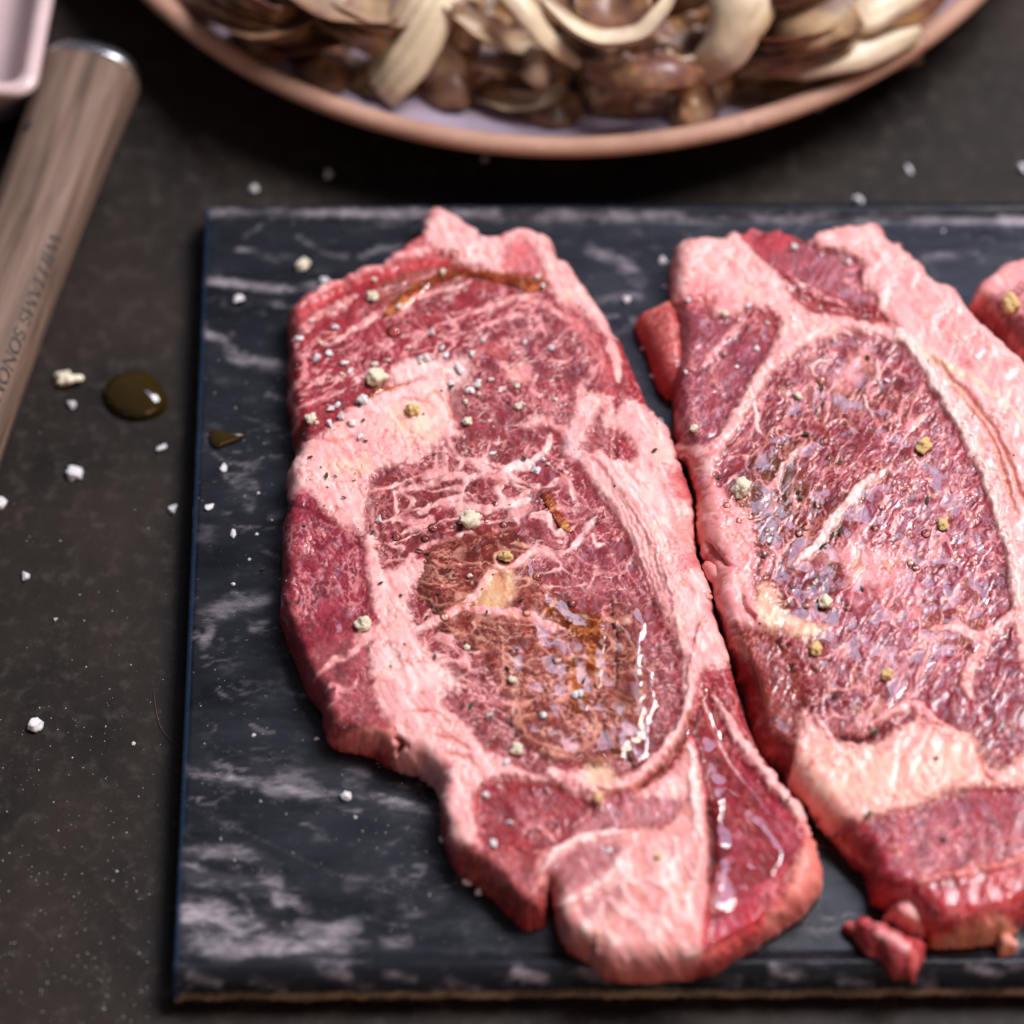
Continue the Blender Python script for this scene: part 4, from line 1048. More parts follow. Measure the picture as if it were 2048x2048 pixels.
def dome_mesh(name, r, h, seg=20, rings=6):
    V = [(0, 0, h)]; F = []
    for i in range(1, rings + 1):
        a = i / rings * math.pi / 2
        for j in range(seg):
            b = 2 * math.pi * j / seg
            V.append((r * math.sin(a) * math.cos(b), r * math.sin(a) * math.sin(b), h * math.cos(a)))
    me = bpy.data.meshes.new(name)
    for j in range(seg): F.append((0, 1 + j, 1 + (j + 1) % seg))
    for i in range(rings - 1):
        for j in range(seg):
            a = 1 + i * seg
            F.append((a + j, a + seg + j, a + seg + (j + 1) % seg, a + (j + 1) % seg))
    me.from_pydata(V, [], F); me.update()
    me.polygons.foreach_set('use_smooth', np.ones(len(F), bool))
    return me
bub = dome_mesh('bubble', 1, 0.75); bub.materials.append(M_BUB)
def bubbles(s, pool, pts):
    for x, y, r in pts:
        p = s.pick(x, y)
        o = bpy.data.objects.new('bubble', bub); COL.objects.link(o)
        o.location = (p[0], p[1], p[2] - 0.0002); o.scale = (r * 1.05e-4,) * 3
        o.parent = pool
B1 = [(*cA((915, 1812))[0], 11), (*cA((852, 1860))[0], 9), (*cA((690, 1870))[0], 10), (*cA((1240, 1665))[0], 7), (*cA((1300, 1790))[0], 9), (*cA((1200, 1760))[0], 6), (*cA((690, 740))[0], 17),
      (*cB((1465, 415))[0], 10), (*cB((1355, 830))[0], 9), (*cB((1410, 615))[0], 9), (*cB((955, 650))[0], 10), (*cB((1480, 950))[0], 10), (*cB((1500, 1190))[0], 10), (*cB((1590, 880))[0], 12), (*cB((1670, 580))[0], 10), (*cB((1660, 670))[0], 7), (*cB((830, 540))[0], 7), (*cB((1210, 1195))[0], 8), (*cB((1690, 1070))[0], 8)]
B1 += [(1100 + 260 * .2587 + 10 * i, 1150 + 1480 * .2587 + 5 * math.sin(i * 2.3), 5 + 2 * math.sin(i * 3.7)) for i in range(7)]
bubbles(S1, pool1, B1)
B2 = [(*cD(p)[0], r) for p, r in [((970, 870), 12), ((730, 1310), 8), ((500, 1460), 8), ((560, 1530), 7), ((590, 1450), 6), ((950, 1470), 8), ((985, 1160), 11), ((880, 1560), 9), ((850, 1600), 8), ((1010, 1240), 7), ((1265, 1470), 9), ((1220, 1560), 9), ((1400, 1740), 9), ((690, 1700), 7)]]
B2 += [(*cL(p)[0], r) for p, r in [((1350, 195), 11), ((600, 190), 9), ((560, 510), 8), ((640, 640), 9), ((680, 1010), 10), ((870, 640), 10), ((1280, 390), 9), ((520, 630), 7), ((470, 90), 7), ((400, 170), 7), ((440, 210), 6)]]
bubbles(S2, pool2, B2)

# oil drops off the meat
def drop_mesh(name, outline, z, h):
    pl = spline([unproj(x, y, z)[:2] for x, y in outline], True, 6); c = pl.mean(0)
    V = [(c[0], c[1], z + h)]; F = []; n = len(pl); rings = 8
    for i in range(1, rings + 1):
        a = i / rings
        for q in pl:
            V.append((*(c + (q - c) * math.sin(a * math.pi / 2)), z + 0.0001 + h * math.cos(a * math.pi / 2) ** 0.8))
    for j in range(n): F.append((0, 1 + j, 1 + (j + 1) % n))
    for i in range(rings - 1):
        for j in range(n):
            a = 1 + i * n
            F.append((a + j, a + n + j, a + n + (j + 1) % n, a + (j + 1) % n))
    me = bpy.data.meshes.new(name); me.from_pydata(V, [], F); me.update()
    me.polygons.foreach_set('use_smooth', np.ones(len(F), bool))
    return me
t = NT('oil_drop'); t.set(Base_Color=t.mix(t.noise(120, 3), (0.014, 0.008, 0.0010), (0.040, 0.024, 0.003)), Roughness=0.04, IOR=1.47, Specular_IOR_Level=0.6)
M_DROP = t.m
o = link('oil_drop', drop_mesh('oil_drop', cN((665, 290), (720, 200), (840, 155), (960, 165), (1040, 240), (1085, 330), (1060, 400), (960, 450), (840, 455), (720, 400)), 0.0, 0.0036), M_DROP)
tag(o, 'round dark golden oil drop on the bare table', 'oil')
o = link('oil_drop', drop_mesh('oil_drop', cN((1345, 545), (1370, 522), (1440, 530), (1520, 548), (1590, 560), (1540, 590), (1460, 620), (1400, 640), (1355, 610)), ZB, 0.0016), M_DROP)
tag(o, 'teardrop-shaped oil drop at the edge of the slate board', 'oil')

# ------------------------------------------------------------------ salt, garlic, herbs
def rock(name, seed, n=14, sq=(1, 1, 1)):
    rr = random.Random(seed); bm = bmesh.new()
    for _ in range(n):
        v = Vector((rr.gauss(0, 1), rr.gauss(0, 1), rr.gauss(0, 1))); m = max(abs(c) for c in v)
        v = v.normalized() * 0.55 + v / m * 0.45
        bm.verts.new((v.x * sq[0], v.y * sq[1], v.z * sq[2]))
    bmesh.ops.convex_hull(bm, input=bm.verts)
    bmesh.ops.bevel(bm, geom=list(bm.edges), offset=0.05, segments=1, affect='EDGES', clamp_overlap=True)
    me = bpy.data.meshes.new(name); bm.to_mesh(me); bm.free()
    return me
def crumb(name, seed, sub=4, rough=0.6):
    bm = bmesh.new(); bmesh.ops.create_icosphere(bm, subdivisions=sub, radius=1)
    V = np.array([v.co[:] for v in bm.verts])
    k = 1 + rough * (0.8 * noise(V[:, 0] * 1.3, V[:, 1] * 1.3, V[:, 2] * 1.3, seed) + 0.55 * np.abs(noise(V[:, 0] * 2.6, V[:, 1] * 2.6, V[:, 2] * 2.6, seed + 1)) + 0.22 * noise(V[:, 0] * 7, V[:, 1] * 7, V[:, 2] * 7, seed + 2) - 0.15)
    for v, q in zip(bm.verts, k): v.co *= float(q)
    me = bpy.data.meshes.new(name); bm.to_mesh(me); bm.free()
    me.polygons.foreach_set('use_smooth', np.ones(len(me.polygons), bool))
    return me
SALTS = [rock('salt_crystal', i, 12 + i % 4, (1, 0.8 + 0.05 * i, 0.75)) for i in range(7)]
CLUMP = [crumb('salt_clump', 70 + i, 3, 0.7) for i in range(3)]
GARL = [crumb('garlic_crumb', 90 + i) for i in range(5)]
GARLO = [crumb('garlic_crumb', 120 + i) for i in range(4)]
for m in SALTS + CLUMP: m.materials.append(M_SALT)
for m in GARL: m.materials.append(M_GARLIC)
for m in GARLO: m.materials.append(M_GARLIC_O)
ring = random.Random(5)
def put(meshes, name, p, r, sink=0.55, flat=1.0):
    o = bpy.data.objects.new(name, ring.choice(meshes)); COL.objects.link(o)
    o.scale = (r * (0.9 + 0.3 * ring.random()), r * (0.8 + 0.3 * ring.random()), r * flat)
    o.location = (p[0], p[1], p[2] + r * flat * sink)
    o.rotation_euler = (ring.uniform(-.3, .3), ring.uniform(-.3, .3), ring.uniform(0, 6.3))
    return o
def flat_pt(z):
    return lambda x, y: unproj(x, y + 0, z)
MM = 1.05e-4                       # metres per photograph pixel near the focus
Z1 = [(cA((100, 1330), (420, 1160), (940, 900), (1010, 1250), (560, 1520), (520, 1840), (90, 1700)), 'the pale fat patch of the long steak'),
      (cA((960, 560), (1950, 560), (1950, 1300), (1020, 1270)), 'the dark round muscle of the long steak'), (cA((0, 0), (1700, 0), (1950, 560), (960, 560), (960, 900), (100, 1330)), 'the streaked back muscle of the long steak'),
      (cB((0, 0), (500, 150), (640, 800), (640, 1500), (0, 1500)), 'the dark left muscle of the long steak'), (cB((500, -600), (2400, -600), (2100, 1500), (1300, 1450), (640, 800)), 'the marbled eye of the long steak'),
      (cC((-300, 300), (1900, 300), (1900, 1700), (-300, 1700)), 'the front lobe of the long steak')]
Z2 = [(cD((200, 0), (1300, 0), (1300, 600), (780, 600), (600, 560), (200, 560)), 'the back lobe of the rib steak'), (cD((200, 560), (760, 560), (640, 900), (400, 1250), (200, 1250)), 'the purple left muscle of the rib steak'),
      (cE((400, 560), (1900, 560), (1900, 1800), (400, 1800)), 'the front pad of the rib steak'), (cD((0, 500), (1900, 500), (2400, 3000), (0, 3000)), 'the glistening eye of the rib steak')]
def zone(label, where, x, y):
    for key, zs in (('the long steak', Z1), ('the rib steak', Z2)):
        if key in label:
            for pl, nm in zs:
                if seg_dist(np.array([x]), np.array([y]), pl, True)[0][0] > 0:
                    return label.replace(key, nm)
    return label
def scatter(meshes, name, where, pts, label, cat, group, sink=0.55, flat=0.9):
    for x, y, r in pts:
        tag(put(meshes, name, where(x, y), r * MM, sink, flat), zone(label, where, x, y), cat, group)
def c3(f, *pts):
    return [(*f((x, y))[0], r) for x, y, r in pts]
scatter(SALTS, 'salt_crystal', S1.pick, c3(cA, (905, 725, 10), (1160, 780, 7), (1410, 778, 6), (1550, 820, 8), (1108, 855, 8), (980, 870, 10), (880, 870, 9), (820, 880, 7), (400, 890, 9), (450, 940, 8), (340, 840, 9), (265, 870, 9), (150, 765, 9), (230, 675, 6),
        (355, 695, 8), (375, 1145, 9), (385, 1195, 10), (345, 1165, 8), (320, 1230, 9), (460, 1225, 10), (500, 1300, 7), (1100, 1055, 9), (1130, 1030, 8), (1085, 1065, 7), (1000, 1015, 8), (1210, 1000, 8), (1160, 1018, 6), (1460, 1500, 9), (1380, 1125, 7), (1050, 960, 8), (1030, 935, 8), (715, 590, 6), (1470, 425, 8), (1515, 465, 6), (615, 1760, 9), (945, 815, 6), (595, 905, 6), (1245, 1390, 7)) +
        c3(cB, (1700, 1070, 9), (1210, 1190, 6), (1310, 1440, 7)) + c3(cC, (310, 190, 7), (720, 85, 8), (560, 190, 8), (335, 780, 10), (870, 820, 8), (310, 555, 8), (400, 690, 8), (1250, 860, 5)) + c3(cJ, (345, 700, 9), (425, 565, 6), (1550, 215, 7)),
        'coarse translucent salt crystal resting on the long steak', 'salt', 'salt crystals on the long steak')
scatter(SALTS, 'salt_crystal', S2.pick, c3(cD, (625, 510, 8), (655, 705, 7), (565, 790, 6), (700, 580, 6), (830, 235, 8), (1080, 300, 9), (330, 490, 6), (300, 830, 6), (575, 1100, 6), (1270, 860, 7)),
        'small salt crystal resting on the rib steak', 'salt', 'salt crystals on the rib steak')
scatter(SALTS, 'salt_crystal', flat_pt(0.0), c3(cN, (465, 360, 11), (1040, 635, 13), (1120, 1035, 12), (165, 1465, 11), (360, 1738, 5)) + [(508, 380, 12), (655, 350, 11), (1716, 405, 13), (1815, 344, 12), (2044, 340, 13), (970, 320, 9)],
        'loose white salt crystal on the bare dark table', 'salt', 'salt crystals on the table')
scatter(SALTS, 'salt_crystal', flat_pt(ZB), c3(cN, (1440, 760, 9), (1350, 1010, 10), (1505, 1190, 9), (1665, 925, 4), (1655, 1190, 4), (1750, 1095, 4), (1500, 1510, 5), (1605, 1350, 4)) + c3(cO, (1090, 153, 4), (1360, 172, 6), (1905, 600, 9), (1120, 435, 3), (950, 598, 3), (1525, 505, 4)) +
        [(477, 601, 13), (650, 562, 10)] + c3(cC, (105, 755, 9), (225, 955, 12), (270, 1000, 9)) + c3(cD, (30, 480, 10), (205, 295, 10), (218, 415, 9), (110, 715, 8), (155, 850, 9), (195, 1060, 8), (1545, 150, 5)),
        'loose white salt crystal on the slate board', 'salt', 'salt crystals on the slate board')
def one(meshes, name, p, r, label, cat, sink=0.5, flat=0.85):
    return tag(put(meshes, name, p, r * 0.82 * MM, sink, flat), label, cat)
one(CLUMP, 'salt_clump', unproj(148, 950, 0), 19, 'oblong white salt clump on the table below the golden oil drop', 'salt')
one(CLUMP, 'salt_clump', unproj(0, 1008, 0), 17, 'white salt clump on the table beside the knife handle shadow', 'salt')
one(CLUMP, 'salt_clump', unproj(70, 1451, 0), 17, 'ragged white salt clump alone on the empty stretch of table', 'salt')
one(CLUMP, 'salt_clump', unproj(693, 1594, ZB), 12, 'white salt flake on the pale slate vein below the long steak', 'salt')
one(GARL, 'garlic_crumb', unproj(606, 534, ZB), 17, 'round cream garlic bit on the slate by the back rim of the long steak', 'garlic')
g = one(GARL, 'garlic_crumb', unproj(128, 762, 0), 22, 'knobbly garlic crumb with a side stub between knife and oil drop', 'garlic')
one(GARL, 'garlic_crumb', unproj(267, 1488, 0), 5, 'tiny tan crumb on the table next to the slate board edge', 'garlic')
gs = link('stub', tube_mesh('stub', [unproj(130, 764, .0016), unproj(150, 757, .0018), unproj(168, 757, .0016)], [0.0010, 0.0008, 0.0008], 10, 4), M_GARLIC); gs.parent = g; gs.matrix_parent_inverse = g.matrix_basis.inverted()
for f, x, y, r, me_, lab in [
        (cA, 600, 985, 25, GARL, 'largest cream garlic crumb, above the pale fat patch of the long steak'), (cA, 560, 550, 15, GARL, 'pale garlic crumb near the back rim of the long steak'),
        (cA, 215, 1220, 14, GARL, 'yellow garlic crumb at the left flank beside the pale fat patch'), (cA, 510, 1110, 14, CLUMP, 'white crumb at the upper border of the pale fat patch'),
        (cA, 800, 1160, 18, GARLO, 'oil-soaked yellow garlic crumb lying on the pale fat patch'), (cA, 1100, 1785, 24, GARL, 'garlic crumb standing in the oil pool of the long steak'),
        (cA, 1088, 1215, 12, GARL, 'pinkish crumb at the corner of the pale fat patch'), (cA, 1365, 1155, 9, GARL, 'small cream crumb by the dark round muscle'),
        (cB, 510, 680, 19, GARL, 'flat cream garlic crumb on the left muscle of the long steak'), (cB, 1310, 315, 15, GARLO, 'wet golden garlic crumb on the pale oily Y of fat'), (cB, 1372, 1390, 16, GARL, 'cream garlic crumb near the lower end of the marbled eye'),
        (cC, 820, 575, 10, GARLO, 'yellow crumb below the fat ring of the long steak'), (cC, 1085, 840, 8, GARLO, 'yellowish crumb on the pale front lobe of the long steak')]:
    one(me_, 'garlic_crumb', S1.pick(*f((x, y))[0]), r, lab, 'garlic')
for f, x, y, r, me_, lab in [
        (cD, 1465, 1185, 19, GARLO, 'amber garlic nugget near the far fat strap of the rib steak'), (cD, 595, 1380, 21, GARL, 'cream garlic crumb in the dark oil of the rib steak'), (cD, 500, 560, 10, GARL, 'pale crumb on the back muscle of the rib steak'),
        (cD, 345, 1100, 11, GARL, 'cream crumb at the point of the left muscle of the rib steak'), (cD, 860, 940, 9, GARL, 'small cream crumb near the back of the glistening eye'), (cD, 1545, 1550, 13, GARLO, 'yellow green crumb beside the inner edge of the fat strap'),
        (cL, 740, 610, 18, GARL, 'cream garlic flake at the near left of the glistening eye'), (cL, 1115, 1035, 16, GARLO, 'golden garlic bit above the pale pad of the rib steak'), (cL, 680, 890, 15, GARLO, 'olive grey seed in the oil crease of the rib steak')]:
    one(me_, 'garlic_crumb', S2.pick(*f((x, y))[0]), r, lab, 'garlic')
one(GARLO, 'garlic_nugget', S3.pick(2018, 613), 25, 'large amber garlic nugget on the steak end beyond the fat strap', 'garlic')
scatter(GARL, 'spice_grain', S1.pick, c3(cA, (965, 410, 6), (580, 430, 5), (280, 785, 5), (1090, 1115, 5), (1140, 1075, 4), (405, 965, 4), (775, 815, 4), (860, 845, 4), (1530, 1455, 4), (1370, 1040, 5), (1565, 1100, 4), (270, 1235, 4), (660, 880, 4), (820, 900, 4), (580, 905, 5)) + c3(cB, (1090, 420, 5), (1080, 810, 6), (1355, 990, 6), (660, 905, 3)) + c3(cC, (430, 20, 7)),
        'tiny tan spice grain on the long steak', 'spice', 'spice grains on the long steak')

def flake(name, seed):
    rr = random.Random(seed); n = 7; V = []; 
    for i in range(n):
        a = 2 * math.pi * i / n; r = rr.uniform(0.55, 1.1)
        V.append((r * math.cos(a), 0.5 * r * math.sin(a), 0.25 * math.cos(a * 2 + seed) * 0.6))
    bm = bmesh.new()
    top = [bm.verts.new((x, y, z + 0.12)) for x, y, z in V]; bot = [bm.verts.new((x * .95, y * .95, z)) for x, y, z in V]
    ct = bm.verts.new((0, 0, 0.3)); cb = bm.verts.new((0, 0, 0.15))
    for i in range(n):
        j = (i + 1) % n
        bm.faces.new((ct, top[i], top[j])); bm.faces.new((cb, bot[j], bot[i])); bm.faces.new((top[i], bot[i], bot[j], top[j]))
    me = bpy.data.meshes.new(name); bm.to_mesh(me); bm.free(); me.materials.append(M_HERB if seed % 3 else M_PEPPER)
    return me
FLK = [flake('herb_flake', i) for i in range(6)]
scatter(FLK, 'herb_flake', S1.pick, c3(cA, (540, 1340, 7), (230, 1430, 6), (295, 1480, 4), (320, 1530, 8), (350, 1530, 5), (230, 1555, 3), (475, 1505, 4), (475, 1555, 4), (400, 1645, 6), (310, 1682, 4), (490, 1140, 8), (515, 1230, 7), (1015, 1040, 9), (540, 625, 7), (750, 685, 5), (300, 820, 6), (530, 760, 4), (660, 885, 5), (955, 1045, 4), (785, 1165, 8), (860, 1185, 5), (1170, 965, 5), (1400, 1420, 7), (915, 1415, 6),
        (1320, 1130, 5), (180, 1300, 4), (200, 1810, 5), (570, 1830, 7), (1240, 1665, 5), (180, 735, 3), (325, 1578, 3), (370, 1270, 3)) +
        c3(cB, (820, 290, 10), (860, 305, 7), (310, 335, 5), (620, 455, 7), (710, 530, 6), (750, 790, 4), (1240, 420, 4), (1180, 500, 4), (1205, 630, 5), (1255, 670, 4), (1390, 570, 8), (920, 515, 5), (850, 650, 6), (910, 860, 6), (1305, 940, 8), (1720, 1000, 7), (1120, 1135, 8), (1360, 825, 6)) + c3(cC, (745, 25, 7), (245, 140, 7), (1690, 590, 7), (625, 690, 6), (640, 510, 4), (290, 510, 5)) + c3(cJ, (1520, 490, 9), (230, 560, 9)),
        'dark green dried herb flake stuck to the long steak', 'herb', 'herb flakes on the long steak')
scatter(FLK, 'herb_flake', S2.pick, c3(cD, (895, 1120, 12), (1190, 750, 9), (980, 990, 8), (930, 1010, 6), (965, 900, 8), (490, 740, 6), (600, 605, 6), (1480, 775, 4), (1475, 1430, 9), (1060, 1580, 11), (850, 1390, 9), (860, 1440, 7), (1060, 1260, 8), (1680, 1030, 4), (980, 1660, 9), (680, 1710, 8), (480, 1330, 6), (1020, 1600, 8), (530, 660, 5), (700, 170, 6), (310, 395, 4)) + c3(cE, (860, 1045, 12), (680, 1135, 9), (1140, 800, 6), (1180, 1135, 8), (880, 690, 9)) + c3(cL, (790, 1170, 9), (1050, 1400, 11), (960, 520, 7)),
        'dark green dried herb flake stuck to the rib steak', 'herb', 'herb flakes on the rib steak')
scatter(FLK, 'herb_flake', flat_pt(ZB), c3(cN, (1690, 1415, 7), (1855, 445, 6), (1275, 1480, 4)) + c3(cO, (1270, 45, 5), (1580, 340, 5), (1160, 237, 4), (990, 535, 4)), 'small dark herb flake fallen on the slate board', 'herb', 'herb flakes on the slate board')

# dust and crumbs nobody could count
def steak_dust(s, n, box, mat, label, name):
    V = []; F = []
    k = np.nonzero((s.up_px[:, 0] > box[0]) & (s.up_px[:, 0] < box[2]) & (s.up_px[:, 1] > box[1]) & (s.up_px[:, 1] < box[3]))[0]
    for _ in range(n):
        p = s.P[ring.choice(k)]; r = max(0.00008, ring.gauss(0.00017, 0.00008)); b = len(V); a0 = ring.uniform(0, 6)
        for q in range(5):
            V.append((p[0] + r * math.cos(a0 + q * 1.257) * ring.uniform(.6, 1.2), p[1] + r * math.sin(a0 + q * 1.257) * ring.uniform(.6, 1.2), p[2] - 0.00003))
        V.append((p[0], p[1], p[2] + r))
        F += [(b + q, b + (q + 1) % 5, b + 5) for q in range(5)]
    me = bpy.data.meshes.new(name); me.from_pydata(V, [], F); me.update()
    tag(link(name, me, mat), label, None, None, 'stuff')
def dust(name, n, fpos, mat, label):
    V = []; F = []
    for _ in range(n):
        x, y, z, r = fpos()
        p = unproj(x, y, z)
        b = len(V)
        a0 = ring.uniform(0, 6)
        for k in range(4):
            V.append((p[0] + r * math.cos(a0 + k * 1.57) * ring.uniform(.6, 1.2), p[1] + r * math.sin(a0 + k * 1.57) * ring.uniform(.6, 1.2), z))
        V.append((p[0], p[1], z + r * 0.9))
        F += [(b, b + 1, b + 4), (b + 1, b + 2, b + 4), (b + 2, b + 3, b + 4), (b + 3, b, b + 4)]
    me = bpy.data.meshes.new(name); me.from_pydata(V, [], F); me.update()
    tag(link(name, me, mat), label, None, None, 'stuff')
def on_table():
    while True:
        x = ring.uniform(-60, 390); y = 2060 - abs(ring.gauss(0, 430))
        if x < 395 - (y - 430) * 0.0444 - 25: return x, y, 0.0, max(0.00008, ring.gauss(0.00011, 0.00006))
def on_board():
    x = ring.uniform(395, 900); y = ring.uniform(700, 1900)
    return x, y, ZB, max(0.00008, ring.gauss(0.00012, 0.00007))
dust('salt_dust', 300, on_table, M_SALT, 'fine white salt dust over the bare table')
dust('salt_dust', 260, on_board, M_SALT, 'fine white salt dust over the slate board')
dust('spice_dust', 60, on_table, M_GARLIC, 'fine tan spice dust over the bare table')

steak_dust(S1, 170, (560, 560, 1250, 1100), M_SALT, 'fine salt specks over the back half of the long steak', 'salt_dust')
steak_dust(S1, 60, (560, 1000, 1500, 1900), M_SALT, 'fine salt specks over the front half of the long steak', 'salt_dust')
steak_dust(S1, 90, (560, 560, 1350, 1500), M_PEPPER, 'fine ground pepper over the long steak', 'pepper_dust')
steak_dust(S2, 90, (1350, 500, 2048, 1500), M_PEPPER, 'fine ground pepper over the rib steak', 'pepper_dust')
steak_dust(S2, 60, (1350, 450, 2048, 1700), M_SALT, 'fine salt specks over the rib steak', 'salt_dust')

# a stray hair on the table
hp = [unproj(x, y, 0.0004) for x, y in [(308, 1380), (312, 1420), (322, 1455), (340, 1478), (358, 1492)]]
tag(link('stray_hair', tube_mesh('stray_hair', hp, [0.00005, 0.00005], 6, 6, 1, 0), mat_simple('hair', (0.12, 0.06, 0.03))), 'thin curved brown hair on the table touching the slate edge', 'hair')

# ------------------------------------------------------------------ plate
def lathe(name, prof, seg=160):
    V = []; F = []
    for r, z in prof:
        for j in range(seg):
            a = 2 * math.pi * j / seg
            V.append((r * math.cos(a), r * math.sin(a), z))
    for i in range(len(prof) - 1):
        for j in range(seg):
            F.append((i * seg + j, i * seg + (j + 1) % seg, i * seg + seg + (j + 1) % seg, i * seg + seg + j))
    return np_mesh(name, V, F)
ZR = 0.022
pa, pb_, pc = [unproj(x, y, ZR)[:2] for x, y in ((300, 0), (1130, 300), (1958, 0))]
def circ(a, b, c):
    A = np.array([b - a, c - a]) * 2; r = np.array([b @ b - a @ a, c @ c - a @ a])
    o = np.linalg.solve(A, r); return o, float(np.linalg.norm(o - a))
PC, PR = circ(pa, pb_, pc)
t = NT('bare_clay'); n = t.noise(500, 5); n2 = t.noise(60, 4)
c_ = t.mix(t.ramp(n2, [(0.3, 0.0), (0.7, 1.0)]), (0.34, 0.175, 0.115), (0.48, 0.28, 0.20))
t.set(Base_Color=t.mix(t.ramp(n, [(0.62, 0.0), (0.72, 0.6)]), c_, (0.14, 0.07, 0.05)), Roughness=0.62, Normal=t.bump(n, 0.3, 0.0004)); M_CLAY = t.m
M_GLAZE = mat_simple('pale_glaze', (0.36, 0.29, 0.36), 0.22, 0.08, 120, 0.05)
plate = empty('dinner_plate', (PC[0], PC[1], 0))
tag(plate, 'round stoneware plate with bare clay rim holding grilled radicchio', 'plate')
arc = [(PR - 0.0024 + 0.0024 * math.cos(a), ZR - 0.0022 + 0.0022 * math.sin(a)) for a in np.linspace(-0.5, math.pi, 12)]
rimp = [(0.0, 0.003), (PR * 0.55, 0.003), (PR * 0.55, 0.0), (PR * 0.58, 0.0), (PR * 0.60, 0.004), (PR * 0.80, 0.008), (PR * 0.92, 0.013), (PR * 0.985, 0.018)] + arc + [(PR - 0.0052, ZR - 0.0034)]
me = lathe('rim', rimp); o = link('rim', me, M_CLAY); o.parent = plate
inn = [(PR - 0.0051, ZR - 0.0032), (PR - 0.007, ZR - 0.0066), (PR * 0.92, 0.0150), (PR * 0.84, 0.0108), (PR * 0.70, 0.0085), (PR * 0.4, 0.0075), (0.0, 0.0072)]
me = lathe('well', inn); o = link('well', me, M_GLAZE); o.parent = plate

# ------------------------------------------------------------------ grilled radicchio on the plate
def mat_leaf():
    t = NT('grilled_leaf')
    rib = t.attr('rib').outputs['Fac']; mg = t.attr('char').outputs['Fac']
    n = t.noise(90, 5); n2 = t.noise(260, 4)
    blade = t.mix(t.ramp(n, [(0.35, 0.0), (0.65, 1.0)]), t.mix(t.ramp(n2, [(0.4, 0), (0.6, 1)]), (0.14, 0.058, 0.022), (0.38, 0.20, 0.065)), (0.15, 0.048, 0.045))
    cream = t.mix(t.ramp(n, [(0.4, 0.0), (0.7, 1.0)]), (0.68, 0.56, 0.38), (0.54, 0.41, 0.30))
    c = t.mix(rib, blade, cream)
    c = t.mix(mg, c, t.mix(t.ramp(n2, [(0.4, 0), (0.6, 1)]), (0.020, 0.010, 0.008), (0.16, 0.065, 0.018)))
    t.set(Base_Color=c, Roughness=0.38, Normal=t.bump(n2, 0.3, 0.001), Subsurface_Weight=0.15, Subsurface_Scale=0.002)
    return t.m
M_LEAF = mat_leaf()
def leaf(name, cl, w, cup, rib, char, parent, thick=0.0012, ruf=0.3, roll=0.0, ribs=0.0, seed=0):
    """curved leaf sheet with real thickness: cl in (px, py, z), widths in metres"""
    P = spline(np.array([unproj(x, y, z) for x, y, z in cl]), False, 8); nu = len(P); nv = 21
    ww = np.interp(np.linspace(0, 1, nu), np.linspace(0, 1, len(w)), w)
    T = np.gradient(P, axis=0); T /= np.linalg.norm(T, axis=1)[:, None]
    S = np.cross(T, np.array([0, 0, 1.0])); S /= np.linalg.norm(S, axis=1)[:, None]; N = np.cross(S, T)
    c, s_ = math.cos(roll), math.sin(roll); S, N = S * c + N * s_, N * c - S * s_
    v = np.linspace(-1, 1, nv)
    up = np.tile(np.linspace(0, 1, nu)[:, None], (1, nv)); vp = np.tile(v, (nu, 1))
    wr = noise(up * 5, vp * 2, np.full_like(up, seed * 3.3), seed) * ruf
    hgt = cup * vp ** 2 + wr * np.abs(vp) ** 1.5 * ww[:, None] * 0.6 + ribs * np.cos(vp * 16) * (1 - np.abs(vp))
    edge = ww[:, None] * (vp + 0.12 * noise(up * 7, vp * 0 + seed, seed=seed + 4) * np.abs(vp))
    G = P[:, None] + S[:, None] * edge[..., None] + N[:, None] * hgt[..., None]
    th = thick * (1.15 - np.abs(vp) ** 2)
    B = G - N[:, None] * th[..., None]
    V = np.concatenate([G.reshape(-1, 3), B.reshape(-1, 3)]); m = nu * nv
    idx = np.arange(m).reshape(nu, nv)
    F = np.stack([idx[:-1, :-1], idx[1:, :-1], idx[1:, 1:], idx[:-1, 1:]], -1).reshape(-1, 4)
    F = np.concatenate([F, F[:, ::-1] + m])
    bd = list(idx[:, 0]) + list(idx[-1, 1:]) + list(idx[::-1, -1][1:]) + list(idx[0, ::-1][1:-1])
    sk = [(bd[i], bd[(i + 1) % len(bd)], bd[(i + 1) % len(bd)] + m, bd[i] + m) for i in range(len(bd))]
    me = np_mesh(name, V, np.concatenate([F, np.array(sk)[:, ::-1]]))
    rb = np.clip((rib[0] + (rib[1] - rib[0]) * up) * (0.62 if rib[0] < 1 else 1), 0, 1) * np.clip(1.25 - np.abs(vp) ** 3 * 0.9 + 0.5 * noise(up * 4, vp * 5, seed=seed + 9), 0, 1)
    ch = np.clip(char * (0.35 + 1.3 * noise(up * 3.2, vp * 2.2, seed=seed + 12)) + char * 0.5 * np.abs(vp) ** 4, 0, 1)
    set_attr(me, 'rib', np.tile(rb.ravel(), 2)); set_attr(me, 'char', np.tile(ch.ravel(), 2))
    o = link(name, me, M_LEAF)
    o.parent = parent; o.matrix_parent_inverse = parent.matrix_basis.inverted()
    return o
